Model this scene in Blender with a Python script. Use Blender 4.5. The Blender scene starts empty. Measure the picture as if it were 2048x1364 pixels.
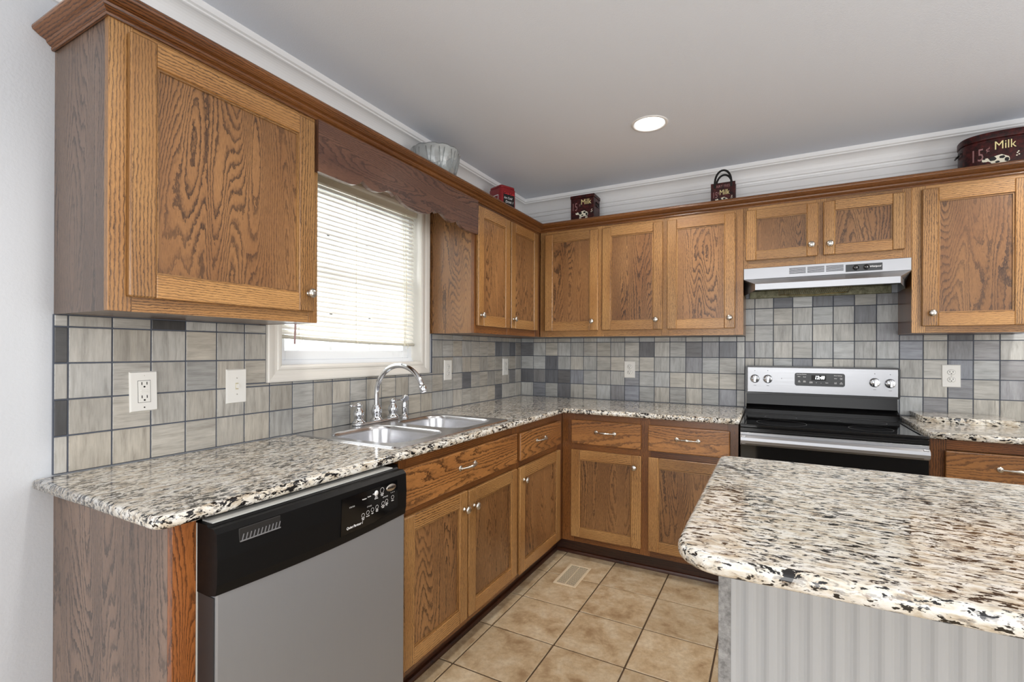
import bpy, bmesh, math, random
from mathutils import Vector, Matrix
PI = math.pi
scene = bpy.context.scene
col = scene.collection

# ------------------------------------------------------------------ camera
Cx, Cy, Cz, YAW, PITCH, ROLL = 1.7641, -3.396, 1.267, 0.497, 0.0007, 0.0041
FPX, CPY = 965.02, 700.35
F = Vector((-math.sin(YAW), math.cos(YAW), 0)); R = Vector((math.cos(YAW), math.sin(YAW), 0)); U = Vector((0, 0, 1))
F2 = F * math.cos(PITCH) + U * math.sin(PITCH); U2 = U * math.cos(PITCH) - F * math.sin(PITCH)
R3 = R * math.cos(ROLL) + U2 * math.sin(ROLL); U3 = U2 * math.cos(ROLL) - R * math.sin(ROLL)
cam_d = bpy.data.cameras.new('camera'); cam = bpy.data.objects.new('camera', cam_d); col.objects.link(cam)
m = Matrix((R3, U3, -F2)).transposed().to_4x4(); m.translation = (Cx, Cy, Cz); cam.matrix_world = m
cam_d.sensor_width = 36; cam_d.lens = FPX / 2048 * 36
cam_d.shift_y = (CPY - 682) / 2048; cam_d.clip_start = 0.05
scene.camera = cam
# ------------------------------------------------------------------ world, exposure, lights
w = bpy.data.worlds.new('world'); scene.world = w; w.use_nodes = True
w.node_tree.nodes['Background'].inputs[0].default_value = (0.95, 0.98, 1.0, 1)
w.node_tree.nodes['Background'].inputs[1].default_value = 3.0
vs = scene.view_settings; vs.view_transform = 'Standard'; vs.look = 'None'; vs.exposure = 0.1; vs.gamma = 1; vs.use_curve_mapping = False
scene.cycles.use_denoising = True
scene.cycles.max_bounces = 8; scene.cycles.diffuse_bounces = 5; scene.cycles.glossy_bounces = 4
scene.cycles.transmission_bounces = 8; scene.cycles.transparent_max_bounces = 12
scene.cycles.caustics_reflective = False; scene.cycles.caustics_refractive = False
scene.cycles.sample_clamp_indirect = 6

def area(name, loc, direction, sx, sy, power, color=(1, 1, 1), spread=None):
    l = bpy.data.lights.new(name, 'AREA'); l.shape = 'RECTANGLE'; l.size = sx; l.size_y = sy; l.energy = power; l.color = color
    if spread: l.spread = spread
    o = bpy.data.objects.new(name, l); col.objects.link(o); o.location = loc
    o.rotation_euler = Vector(direction).to_track_quat('-Z', 'Y').to_euler(); return o
area('kitchen_window_daylight', (-0.55, -1.68, 1.75), (1, 0, -0.15), 1.1, 1.1, 24, (0.93, 0.97, 1.0))
area('rear_fill_light', (2.0, -5.5, 1.25), (0, 1, 0.12), 2.6, 2.1, 70, (0.98, 0.99, 1.0))  # fill light added behind the camera; no door is built there
area('side_fill_light', (4.3, -2.6, 1.45), (-1, 0, 0), 2.0, 1.5, 46, (1.0, 0.99, 0.97))  # added fill from the unseen right side, with no window behind it
CANS = [(1.20, -0.885), (3.0, -0.885), (1.20, -2.75), (3.0, -2.75)]  # first can is in view; the other three are added, unseen light sources
for i, (x, y) in enumerate(CANS):
    l = bpy.data.lights.new('ceiling_can_lamp', 'SPOT'); l.energy = (30, 40, 30, 16)[i]; l.color = (1.0, 0.95, 0.88); l.spot_size = 2.5; l.spot_blend = 0.6; l.shadow_soft_size = 0.06
    o = bpy.data.objects.new('ceiling_can_lamp', l); col.objects.link(o); o.location = (x, y, 2.40)

# ------------------------------------------------------------------ helpers
rng = random.Random(7)
def lin(c): return c / 12.92 if c <= 0.04045 else ((c + 0.055) / 1.055) ** 2.4
def rgb(r, g, b): return (lin(r / 255), lin(g / 255), lin(b / 255), 1)
WORLD = {}
IDT = lambda s, d, z: (s, d, z)
BACK = lambda s, d, z: (s, -d, z)      # s = x along the back wall, d = distance out of it
SIDE = lambda s, d, z: (d, s, z)       # s = y along the window wall, d = distance out of it
class MB:
    def __init__(self, tr=IDT): self.v = []; self.f = []; self.uv = []; self.t = []; self.mi = []; self.sm = []; self.tr = tr
    def add(self, verts, faces, uvs=None, tone=(1, 1, 1), mi=0, smooth=False):
        o = len(self.v); self.v += [self.tr(*p) for p in verts]
        for k, f in enumerate(faces):
            self.f.append([i + o for i in f]); self.mi.append(mi); self.sm.append(smooth); self.t.append(tone)
            if uvs: self.uv += list(uvs[k])
            else:
                p = [Vector(verts[i]) for i in f]
                n = (p[1] - p[0]).cross(p[2] - p[0]); a = max(range(3), key=lambda i: abs(n[i]))
                ax = [i for i in range(3) if i != a]
                self.uv += [(q[ax[0]], q[ax[1]]) for q in p]
    def box(self, s0, s1, d0, d1, z0, z1, grain=2, bev=0.0, seg=1, tone=None, mi=0, rot90=False):
        bm = bmesh.new(); bmesh.ops.create_cube(bm, size=1)
        for v in bm.verts: v.co = Vector(((s0 + s1) / 2 + v.co.x * (s1 - s0), (d0 + d1) / 2 + v.co.y * (d1 - d0), (z0 + z1) / 2 + v.co.z * (z1 - z0)))
        if bev: bmesh.ops.bevel(bm, geom=list(bm.edges), offset=min(bev, 0.45 * min(abs(s1 - s0), abs(d1 - d0), abs(z1 - z0))), segments=seg, affect='EDGES', profile=0.5)
        self.bm(bm, grain, tone, mi, smooth=False); bm.free()
    def bm(self, bm, grain=2, tone=None, mi=0, smooth=False, M=None):
        ou, ov = rng.uniform(0, 50), rng.uniform(0, 50)
        if tone is None: k = rng.uniform(0.80, 1.14); tone = (k, k, k)
        bm.verts.ensure_lookup_table(); bm.verts.index_update()
        vs = [tuple(M @ v.co) if M else tuple(v.co) for v in bm.verts]; fs = []; us = []
        for f in bm.faces:
            n = f.normal; a = max(range(3), key=lambda i: abs(n[i]))
            if a == grain: au, av = [i for i in range(3) if i != grain]
            else: av = grain; au = [i for i in range(3) if i not in (a, grain)][0]
            fs.append([v.index for v in f.verts]); us.append([(v.co[au] + ou + 0.37 * v.co[a], v.co[av] + ov) for v in f.verts])
        self.add(vs, fs, us, tone, mi, smooth)
    def prism(self, pts, d0, d1, grain=2, tone=None, mi=0, plane='sz'):
        """pts in (s,z) extruded over depth d0..d1 (plane 'sz'), or (s,d) extruded over z (plane 'sd')"""
        bm = bmesh.new(); P = (lambda a, b, c: (a, c, b)) if plane == 'sz' else (lambda a, b, c: (a, b, c))
        A = [bm.verts.new(P(a, b, d0)) for a, b in pts]; B = [bm.verts.new(P(a, b, d1)) for a, b in pts]; n = len(pts)
        bm.faces.new(A); bm.faces.new(B[::-1])
        for i in range(n): bm.faces.new((A[i], B[i], B[(i + 1) % n], A[(i + 1) % n]))
        bmesh.ops.recalc_face_normals(bm, faces=bm.faces); self.bm(bm, grain, tone, mi); bm.free()
    def lathe(self, prof, org, axis='z', seg=24, tone=(1, 1, 1), mi=0, sq=(1, 1), cap=True):
        vs = []; fs = []; n = len(prof)
        for k in range(seg):
            a = 2 * PI * k / seg; c, s = math.cos(a) * sq[0], math.sin(a) * sq[1]
            for r, h in prof:
                p = {'z': (r * c, r * s, h), 'd': (r * c, h, r * s), 's': (h, r * c, r * s), 'x': (h, r * c, r * s)}[axis]
                vs.append((org[0] + p[0], org[1] + p[1], org[2] + p[2]))
        for k in range(seg):
            q = (k + 1) % seg
            for i in range(n - 1): fs.append([k * n + i, q * n + i, q * n + i + 1, k * n + i + 1])
        self.add(vs, fs, None, tone, mi, True)
        for i in (0, n - 1):
            if cap and prof[i][0] > 1e-5: self.add([vs[k * n + i] for k in range(seg)], [list(range(seg))], None, tone, mi, False)
    def tube(self, path, rad, seg=12, tone=(1, 1, 1), mi=0, flat=1.0, cap=True):
        P = [Vector(p) for p in path]; n = len(P); rr = rad if isinstance(rad, (list, tuple)) else [rad] * n
        vs = []; fs = []; prev = None
        for i in range(n):
            t = (P[min(i + 1, n - 1)] - P[max(i - 1, 0)]).normalized()
            if prev is None: a = t.orthogonal().normalized() if abs(t.z) > 0.9 else t.cross(Vector((0, 0, 1))).normalized()
            else: a = (prev - t * prev.dot(t)).normalized()
            b = t.cross(a); prev = a
            for k in range(seg):
                an = 2 * PI * k / seg; vs.append(tuple(P[i] + a * (rr[i] * math.cos(an)) + b * (rr[i] * flat * math.sin(an))))
        for i in range(n - 1):
            for k in range(seg): q = (k + 1) % seg; fs.append([i * seg + k, i * seg + q, (i + 1) * seg + q, (i + 1) * seg + k])
        self.add(vs, fs, None, tone, mi, True)
        if cap:
            self.add(vs[:seg], [list(range(seg))], None, tone, mi); self.add(vs[-seg:], [list(range(seg))], None, tone, mi)
    def sweep(self, prof, path, closed=False, tone=(1, 1, 1), mi=0, smooth=False):
        """prof: (out, z) pairs; path: plan points; out is to the right of travel; mitred corners"""
        P = [Vector((a, b)) for a, b in path]; n = len(P); offs = []
        for i in range(n):
            a = P[i] - P[i - 1] if (i > 0 or closed) else None; b = P[(i + 1) % n] - P[i] if (i < n - 1 or closed) else None
            na = Vector((a.y, -a.x)).normalized() if a else None; nb = Vector((b.y, -b.x)).normalized() if b else None
            if na is None: o = nb
            elif nb is None: o = na
            else: o = (na + nb) / (1 + na.dot(nb))
            offs.append(o)
        m = len(prof); L = 0; seglen = n if closed else n - 1
        acc = [0]
        for j in range(1, m): acc.append(acc[-1] + math.hypot(prof[j][0] - prof[j - 1][0], prof[j][1] - prof[j - 1][1]))
        vs = [(P[i].x + offs[i].x * o, P[i].y + offs[i].y * o, z) for i in range(n) for o, z in prof]
        for i in range(seglen):
            k = (i + 1) % n; ln = (P[k] - P[i]).length; ou = rng.uniform(0, 40)
            fs = [[i * m + j, k * m + j, k * m + j + 1, i * m + j + 1] for j in range(m - 1)]
            us = [[(acc[j] + ou, L), (acc[j] + ou, L + ln), (acc[j + 1] + ou, L + ln), (acc[j + 1] + ou, L)] for j in range(m - 1)]
            base = len(self.v)
            self.add(vs, fs, us, tone, mi, smooth); L += ln
        if not closed:
            for e in (0, n - 1): self.add([vs[e * m + j] for j in range(m)], [list(range(m))], None, tone, mi)
    def text(self, s, org, right, up, size, tone=(1, 1, 1), mi=0, shear=0.0, sx=1.0, depth=0.0006, center=True, bold=0.0):
        cu = bpy.data.curves.new('t', 'FONT'); cu.body = s; cu.size = size; cu.resolution_u = 2; cu.shear = shear
        cu.align_x = 'CENTER' if center else 'LEFT'; cu.align_y = 'CENTER'; cu.offset = bold
        o = bpy.data.objects.new('t', cu); me = bpy.data.meshes.new_from_object(o)
        Rv, Uv = Vector(right), Vector(up); N = Rv.cross(Uv)
        vs = [tuple(Vector(org) + Rv * (v.co.x * sx) + Uv * v.co.y + N * depth) for v in me.vertices]
        self.add(vs, [list(p.vertices) for p in me.polygons], None, tone, mi)
        bpy.data.objects.remove(o); bpy.data.curves.remove(cu); bpy.data.meshes.remove(me)
    def refine(self, L):
        from mathutils.geometry import tessellate_polygon
        F_, U_, T_, M_, S_ = [], [], [], [], []
        for f, t, mi, sm in zip(self.f, self.t, self.mi, self.sm):
            tris = [[f[i] for i in tr_] for tr_ in tessellate_polygon([[Vector(self.v[i]) for i in f]])] if len(f) > 3 else [list(f)]
            while tris:
                a = tris.pop(); e = [(Vector(self.v[a[i]]) - Vector(self.v[a[(i + 1) % 3]])).length for i in range(3)]; m_ = max(range(3), key=lambda i: e[i])
                if e[m_] > L:
                    i, j, k_ = a[m_], a[(m_ + 1) % 3], a[(m_ + 2) % 3]; self.v.append(tuple((Vector(self.v[i]) + Vector(self.v[j])) / 2)); n_ = len(self.v) - 1; tris += [[i, n_, k_], [n_, j, k_]]
                else: F_.append(a); U_ += [(0, 0)] * 3; T_.append(t); M_.append(mi); S_.append(sm)
        self.f, self.uv, self.t, self.mi, self.sm = F_, U_, T_, M_, S_
    def build(self, name, mats, parent=None, rot=None):
        me = bpy.data.meshes.new(name); V = self.v
        if rot:
            c, ang = rot; ca, sa = math.cos(ang), math.sin(ang)
            V = [(c[0] + (p[0] - c[0]) * ca - (p[1] - c[1]) * sa, c[1] + (p[0] - c[0]) * sa + (p[1] - c[1]) * ca, p[2]) for p in V]
        lo = [min(p[i] for p in V) for i in range(3)]; hi = [max(p[i] for p in V) for i in range(3)]
        o = Vector(((lo[0] + hi[0]) / 2, (lo[1] + hi[1]) / 2, lo[2]))
        used = {}; vv = []; ff = []
        for f in self.f:
            g = []
            for i in f:
                if i not in used: used[i] = len(vv); vv.append(tuple(Vector(V[i]) - o))
                g.append(used[i])
            ff.append(g)
        me.from_pydata(vv, [], ff)
        uvl = me.uv_layers.new(name='UVMap'); uvl.data.foreach_set('uv', [c for p in self.uv for c in p])
        ca_ = me.color_attributes.new('tone', 'FLOAT_COLOR', 'CORNER')
        buf = []
        for f, t in zip(self.f, self.t): buf += [t[0], t[1], t[2], 1.0] * len(f)
        ca_.data.foreach_set('color', buf)
        me.polygons.foreach_set('material_index', self.mi); me.polygons.foreach_set('use_smooth', self.sm)
        bm = bmesh.new(); bm.from_mesh(me); bmesh.ops.remove_doubles(bm, verts=bm.verts, dist=1e-6) if any(self.sm) else None
        bmesh.ops.recalc_face_normals(bm, faces=bm.faces); bm.to_mesh(me); bm.free()
        for mt in (mats if isinstance(mats, (list, tuple)) else [mats]): me.materials.append(mt)
        me.update()
        ob = bpy.data.objects.new(name, me); col.objects.link(ob)
        place(ob, o, parent); return ob
def place(ob, wloc, parent=None):
    WORLD[ob.name] = Vector(wloc)
    if parent: ob.parent = parent; ob.location = Vector(wloc) - WORLD[parent.name]
    else: ob.location = wloc
def link_copy(src, wloc, parent, name=None):
    c = src.copy(); c.name = name or src.name.split('.')[0]; col.objects.link(c); place(c, wloc, parent)
    return c
def tag(o, label, cat, group=None):
    o['label'] = label; o['category'] = cat
    if group: o['group'] = group
    return o
def thing(name, label, cat, loc, group=None):
    o = bpy.data.objects.new(name, None); col.objects.link(o); o.empty_display_size = 0.05; place(o, loc); return tag(o, label, cat, group)
def struct(o): o['kind'] = 'structure'; return o

# ------------------------------------------------------------------ materials
class N:
    def __init__(s, name):
        s.m = bpy.data.materials.new(name); s.m.use_nodes = True; s.t = s.m.node_tree; s.b = s.t.nodes['Principled BSDF']
    def n(s, typ, **kw):
        x = s.t.nodes.new(typ)
        for k, v in kw.items():
            if k.startswith('i_'):
                key = k[2:]; key = int(key) if key.isdigit() else key.replace('_', ' ')
                s.put(x.inputs[key], v)
            else: setattr(x, k, v)
        return x
    def put(s, inp, v):
        if hasattr(v, 'is_output') or isinstance(v, bpy.types.NodeSocket): s.t.links.new(v, inp)
        else: inp.default_value = v
    def math(s, op, a, b=0.0, clamp=False): x = s.n('ShaderNodeMath', operation=op, i_0=a, i_1=b); x.use_clamp = clamp; return x.outputs[0]
    def noise(s, vec, scale, detail=2, rough=0.5, dist=0.0): return s.n('ShaderNodeTexNoise', i_Vector=vec, i_Scale=scale, i_Detail=detail, i_Roughness=rough, i_Distortion=dist).outputs[0]
    def vmap(s, vec, sc, loc=(0, 0, 0), rot=(0, 0, 0)): return s.n('ShaderNodeMapping', i_Vector=vec, i_Scale=sc, i_Location=loc, i_Rotation=rot).outputs[0]
    def ramp(s, fac, stops, interp='LINEAR'):
        x = s.n('ShaderNodeValToRGB', i_Fac=fac); e = x.color_ramp.elements; x.color_ramp.interpolation = interp
        while len(e) < len(stops): e.new(0.5)
        for k, (p, c) in enumerate(stops): e[k].position = p; e[k].color = c if len(c) == 4 else (*c, 1)
        return x.outputs[0]
    def mix(s, fac, a, b, mode='MIX'):
        x = s.n('ShaderNodeMix', data_type='RGBA', blend_type=mode); s.put(x.inputs[0], fac); s.put(x.inputs[6], a); s.put(x.inputs[7], b); return x.outputs[2]
    def set(s, **kw):
        for k, v in kw.items(): s.put(s.b.inputs[k.replace('_', ' ')], v)
        return s.m
    def bump(s, h, strength=0.2, dist=0.002): s.put(s.b.inputs['Normal'], s.n('ShaderNodeBump', i_Height=h, i_Strength=strength, i_Distance=dist).outputs[0])
    def uv(s): return s.n('ShaderNodeUVMap', uv_map='UVMap').outputs[0]
    def pos(s): return s.n('ShaderNodeNewGeometry').outputs['Position']
    def tone(s): return s.n('ShaderNodeAttribute', attribute_name='tone').outputs[0]
def flat(name, c, rough=0.5, metal=0.0, **kw):
    k = N(name); return k.set(Base_Color=c, Roughness=rough, Metallic=metal, **kw)
def wood(name, light, mid, dark, cath, linear, lines, rough=0.33, wave=1.0):
    """oak: contour bands of a stretched field (cathedral figure) plus straight rings and fine pores"""
    k = N(name); uv = k.uv()
    f1 = k.noise(k.vmap(uv, (8.5, 0.95, 1)), 1.0, 1.2, 0.42, 0.12)
    f2 = k.noise(k.vmap(uv, (80 * wave, 38, 1)), 1.0, 3, 0.65)
    f3 = k.noise(k.vmap(uv, (3.2, 0.8, 1), (9, 3, 0)), 1.0, 2, 0.5)
    sep = k.n('ShaderNodeSeparateXYZ', i_0=uv)
    ph = k.math('ADD', k.math('MULTIPLY', f1, cath), k.math('MULTIPLY', sep.outputs[0], linear))
    ph = k.math('ADD', ph, k.math('MULTIPLY', f2, 1.25)); ph = k.math('ADD', ph, k.math('MULTIPLY', f3, 3.0))
    fr = k.math('FRACT', ph)
    ring = k.ramp(fr, [(0.0, (1, 1, 1)), (0.14, (0.95, 0.95, 0.95)), (0.32, (0.34, 0.34, 0.34)), (0.55, (0.04, 0.04, 0.04)), (0.92, (0.06, 0.06, 0.06)), (1.0, (1, 1, 1))])
    pore = k.noise(k.vmap(uv, (780, 40, 1)), 1.0, 2, 0.6)
    pore = k.ramp(pore, [(0.38, (0, 0, 0)), (0.60, (1, 1, 1))])
    amt = k.noise(k.vmap(uv, (4.5, 1.6, 1), (3, 8, 0)), 1.0, 2)
    amt = k.n('ShaderNodeMapRange', i_0=amt, i_1=0.3, i_2=0.62, i_3=0.45, i_4=1.0).outputs[0]
    d = k.math('MULTIPLY', k.math('MULTIPLY', ring, k.math('ADD', k.math('MULTIPLY', pore, 0.40), 0.62)), k.math('MULTIPLY', amt, lines), clamp=True)
    big = k.noise(k.vmap(uv, (7, 1.5, 1), (5, 1, 0)), 1.0, 2)
    base = k.mix(k.ramp(big, [(0.3, (0, 0, 0)), (0.7, (1, 1, 1))]), light, mid)
    base = k.mix(k.math('MULTIPLY', pore, 0.27), base, dark)
    c = k.mix(d, base, dark); c = k.mix(1.0, c, k.tone(), 'MULTIPLY')
    k.bump(k.math('SUBTRACT', 1.0, d), 0.12, 0.001)
    return k.set(Base_Color=c, Roughness=rough, Coat_Weight=0.2, Coat_Roughness=0.2)
OAK = wood('oak_frame_wood', rgb(196, 149, 92), rgb(164, 115, 64), rgb(50, 25, 11), 7, 125, 0.95)
OAKP = wood('oak_panel_veneer', rgb(166, 121, 76), rgb(136, 93, 55), rgb(42, 22, 11), 36.0, 24, 1.0, wave=1.2)
OAKD = wood('oak_drawer_wood', rgb(184, 128, 72), rgb(150, 98, 52), rgb(48, 23, 10), 18, 46, 1.0)
OAKS = wood('oak_side_veneer_dimmed', rgb(140, 114, 96), rgb(110, 88, 73), rgb(26, 19, 17), 30.0, 16, 1.0, wave=1.2)  # same oak greyed: the dim cool light on the sides is in its colour
OAKC = wood('oak_crown_wood', rgb(152, 98, 50), rgb(104, 60, 29), rgb(30, 14, 6), 8, 130, 1.0, 0.28)
OAKK = wood('oak_toekick_shaded', rgb(78, 40, 22), rgb(54, 27, 14), rgb(22, 10, 6), 10, 30, 0.9)  # oak darkened so that the shade under the cabinets is in its colour
OAKV = wood('oak_valance_wood', rgb(122, 86, 66), rgb(94, 62, 50), rgb(36, 20, 20), 24, 46, 1.0, 0.3)

def granite(name, stretch):
    k = N(name); p = k.pos()
    w_ = k.n('ShaderNodeTexNoise', i_Vector=p, i_Scale=14, i_Detail=2).outputs['Color']
    pw = k.n('ShaderNodeVectorMath', operation='MULTIPLY_ADD'); k.put(pw.inputs[0], w_); pw.inputs[1].default_value = (0.03, 0.03, 0.03); k.put(pw.inputs[2], p); p = pw.outputs[0]
    q = k.vmap(p, stretch)
    a = k.noise(q, 72, 3, 0.6); b = k.noise(k.vmap(p, stretch, (4, 2, 1)), 150, 3, 0.65); big = k.noise(p, 7, 2)
    base = k.ramp(k.noise(q, 42, 4, 0.65), [(0.28, rgb(146, 130, 112)), (0.38, rgb(188, 175, 155)), (0.48, rgb(212, 205, 191)), (0.62, rgb(230, 228, 222)), (0.80, rgb(190, 187, 182))])
    brown = k.ramp(k.noise(k.vmap(p, stretch, (8, 3, 5)), 60, 4, 0.6), [(0.61, (0, 0, 0)), (0.67, (1, 1, 1))])
    c = k.mix(k.math('MULTIPLY', brown, 0.75), base, rgb(112, 88, 68))
    gray = k.ramp(k.noise(k.vmap(p, stretch, (1, 7, 5)), 90, 3, 0.6), [(0.55, (0, 0, 0)), (0.62, (1, 1, 1))])
    c = k.mix(k.math('MULTIPLY', gray, 0.7), c, rgb(122, 118, 114))
    th = k.math('ADD', k.math('MULTIPLY', a, 0.60), k.math('ADD', k.math('MULTIPLY', b, 0.38), k.math('MULTIPLY', big, 0.18)))
    blk = k.ramp(th, [(0.610, (0, 0, 0)), (0.630, (1, 1, 1))])
    c = k.mix(blk, c, rgb(22, 20, 20))
    return k.set(Base_Color=c, Roughness=0.13, Coat_Weight=0.3, Coat_Roughness=0.05)
GRX = granite('granite_along_back_wall', (0.52, 1.3, 1.25))
GRY = granite('granite_along_window_wall', (1.3, 0.52, 1.25))

def paint(name, c, sc=160, st=0.25, rough=0.6):
    k = N(name); n = k.noise(k.pos(), sc, 2, 0.5); k.bump(n, st, 0.002); return k.set(Base_Color=c, Roughness=rough)
WALL = paint('wall_paint', rgb(200, 204, 210), 130, 0.30)
CEIL = paint('ceiling_paint', rgb(226, 232, 242), 170, 0.35, 0.8)
TRIMW = flat('white_trim_paint', rgb(236, 236, 236), 0.35)
CASING = flat('window_casing_paint', rgb(228, 225, 218), 0.35)
VINYL = flat('white_window_vinyl', rgb(235, 238, 242), 0.35)
k = N('stone_tile'); uv = k.uv()
s1 = k.noise(k.vmap(uv, (6, 55, 1)), 1.0, 4, 0.65, 0.4); s2 = k.noise(k.vmap(uv, (22, 200, 1)), 1.0, 3, 0.6); s3 = k.noise(k.vmap(uv, (9, 14, 1)), 1.0, 2)
mul = k.ramp(s1, [(0.22, (0.50, 0.49, 0.48)), (0.36, (0.78, 0.77, 0.76)), (0.52, (0.98, 0.98, 0.98)), (0.72, (1.12, 1.11, 1.10))])
mul = k.mix(1.0, mul, k.ramp(s2, [(0.3, (0.90, 0.89, 0.88)), (0.6, (1.04, 1.04, 1.04))]), 'MULTIPLY')
mul = k.mix(1.0, mul, k.ramp(s3, [(0.3, (0.88, 0.88, 0.88)), (0.7, (1.08, 1.08, 1.08))]), 'MULTIPLY')
k.bump(s2, 0.05, 0.001)
TILE = k.set(Base_Color=k.mix(1.0, k.tone(), mul, 'MULTIPLY'), Roughness=0.32)
GROUT = flat('backsplash_grout', rgb(84, 90, 102), 0.8)
k = N('floor_ceramic'); uv = k.uv()
c = k.ramp(k.noise(uv, 9, 5, 0.65, 0.3), [(0.30, rgb(158, 128, 94)), (0.48, rgb(203, 179, 144)), (0.66, rgb(221, 204, 175))])
c = k.mix(k.ramp(k.noise(uv, 40, 4, 0.7), [(0.35, (0.35, 0.35, 0.35)), (0.6, (0, 0, 0))]), c, rgb(158, 130, 98)); c = k.mix(1.0, c, k.tone(), 'MULTIPLY')
FTILE = k.set(Base_Color=c, Roughness=0.38)
FGROUT = flat('floor_grout', rgb(92, 72, 54), 0.85)
k = N('brushed_steel'); n_ = k.noise(k.vmap(k.pos(), (4, 4, 420)), 1.0, 2)
STEEL = k.set(Base_Color=rgb(176, 177, 180), Metallic=0.9, Roughness=k.n('ShaderNodeMapRange', i_0=n_, i_3=0.30, i_4=0.42).outputs[0])
k = N('dishwasher_steel'); n_ = k.noise(k.vmap(k.pos(), (300, 300, 3)), 1.0, 2)
DWSTEEL = k.set(Base_Color=rgb(148, 150, 154), Metallic=0.55, Roughness=k.n('ShaderNodeMapRange', i_0=n_, i_3=0.36, i_4=0.48).outputs[0])
k = N('sink_steel'); n_ = k.noise(k.vmap(k.pos(), (3, 60, 3)), 1.0, 2)
SINK = k.set(Base_Color=rgb(206, 206, 208), Metallic=1.0, Roughness=k.n('ShaderNodeMapRange', i_0=n_, i_3=0.20, i_4=0.30).outputs[0])
CHROME = flat('chrome', rgb(225, 227, 230), 0.06, 1.0)
NICKEL = flat('satin_nickel', rgb(205, 200, 192), 0.28, 1.0)
BLACKG = flat('black_glass', rgb(10, 10, 11), 0.07, 0.0, Specular_IOR_Level=0.4)
BLACKP = flat('black_enamel', rgb(12, 12, 13), 0.22)
k = N('black_plastic'); n_ = k.noise(k.pos(), 60, 3)
DWBLK = k.set(Base_Color=rgb(12, 12, 13), Specular_IOR_Level=0.18, Roughness=k.n('ShaderNodeMapRange', i_0=n_, i_3=0.34, i_4=0.5).outputs[0])
PANELG = flat('dark_grey_panel', rgb(52, 54, 56), 0.35)
PLATE = flat('outlet_plate_plastic', rgb(236, 235, 230), 0.35)
HOLE = flat('dark_slot', rgb(18, 16, 15), 0.6)
INKW = flat('white_print', rgb(226, 226, 226), 0.5)
INKG = flat('grey_print', rgb(110, 110, 112), 0.5)
REG = flat('register_tan_metal', rgb(226, 208, 178), 0.45)
k = N('glowing_clock_digits'); DIG = k.set(Base_Color=(1, 1, 1, 1), Emission_Color=(0.9, 0.97, 1, 1), Emission_Strength=2.0)
k = N('lamp_lens'); LENS = k.set(Base_Color=(1, 1, 1, 1), Emission_Color=(1.0, 0.98, 0.93, 1), Emission_Strength=4.0)
k = N('blind_slat'); 
tr_ = k.n('ShaderNodeBsdfTranslucent'); tr_.inputs[0].default_value = rgb(250, 248, 240); mx = k.n('ShaderNodeMixShader'); mx.inputs[0].default_value = 0.045
k.set(Base_Color=rgb(240, 238, 230), Roughness=0.45); k.t.links.new(k.b.outputs[0], mx.inputs[1]); k.t.links.new(tr_.outputs[0], mx.inputs[2]); k.t.links.new(mx.outputs[0], k.t.nodes['Material Output'].inputs[0]); SLAT = k.m
k = N('window_glass'); tp = k.n('ShaderNodeBsdfTransparent'); gl = k.n('ShaderNodeBsdfGlossy'); gl.inputs['Roughness'].default_value = 0.02
fr_ = k.n('ShaderNodeFresnel', i_IOR=1.25); mx = k.n('ShaderNodeMixShader'); k.t.links.new(fr_.outputs[0], mx.inputs[0]); k.t.links.new(tp.outputs[0], mx.inputs[1]); k.t.links.new(gl.outputs[0], mx.inputs[2])
k.t.links.new(mx.outputs[0], k.t.nodes['Material Output'].inputs[0]); GLASS = k.m
k = N('pressed_glass'); nn = k.noise(k.vmap(k.pos(), (40, 40, 9)), 1.0, 1); k.bump(nn, 0.5, 0.006)
PGLASS = k.set(Base_Color=rgb(240, 246, 246), Roughness=0.05, Transmission_Weight=0.8, IOR=1.45)
k = N('dark_red_painted_tin'); nn = k.noise(k.pos(), 45, 4, 0.7)
TIN = k.set(Base_Color=k.ramp(nn, [(0.35, rgb(20, 8, 8)), (0.52, rgb(58, 18, 18)), (0.66, rgb(84, 28, 24)), (0.75, rgb(46, 20, 16))]), Roughness=0.42, Specular_IOR_Level=0.3)
REDTIN = flat('red_painted_tin', rgb(132, 18, 26), 0.35)
BLKBOARD = flat('black_chalk_panel', rgb(16, 14, 16), 0.5)
CREAM = flat('cream_print', rgb(232, 218, 160), 0.5)
MAUVE = flat('faded_mauve_print', rgb(150, 108, 108), 0.5)
BEAD = flat('beadboard_paint', rgb(176, 178, 180), 0.5)
k = N('mottled_corner_laminate'); POST = k.set(Base_Color=k.ramp(k.noise(k.pos(), 70, 4, 0.7), [(0.35, rgb(112, 112, 112)), (0.65, rgb(158, 158, 158))]), Roughness=0.5)
WANDM = flat('brown_grey_wand', rgb(190, 160, 160), 0.3)
CORD = flat('cream_cord', rgb(225, 218, 196), 0.8)
k = N('greasy_hood_liner'); LINER = k.set(Base_Color=k.ramp(k.noise(k.pos(), 30, 4, 0.7), [(0.35, rgb(92, 90, 64)), (0.65, rgb(150, 148, 122))]), Roughness=0.5, Metallic=0.3)

# ------------------------------------------------------------------ room shell
ZC = 2.434; XR = 4.4; YB = -5.6
WY0, WY1, WZ0, WZ1 = -2.125, -1.24, 1.200, 2.045      # window opening
b = MB(); b.box(-0.1, XR, YB, 0.1, -0.06, -0.006); fl = b
p = 0.3087; g = 0.0032
for i in range(-4, 13):
    for j in range(-15, 6):
        x0 = 0.9342 + i * p; y0 = -1.1716 + j * p
        xa, xb, ya, yb = max(x0 + g, 0), min(x0 + p - g, XR), max(y0 + g, YB), min(y0 + p - g, 0)
        if xb - xa < 0.01 or yb - ya < 0.01: continue
        t = rng.uniform(0.9, 1.06); b.box(xa, xb, ya, yb, -0.006, 0.0, grain=rng.choice((0, 1)), bev=0.002, tone=(t, t, t), mi=1)
struct(b.build('floor', [FGROUT, FTILE]))
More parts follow.
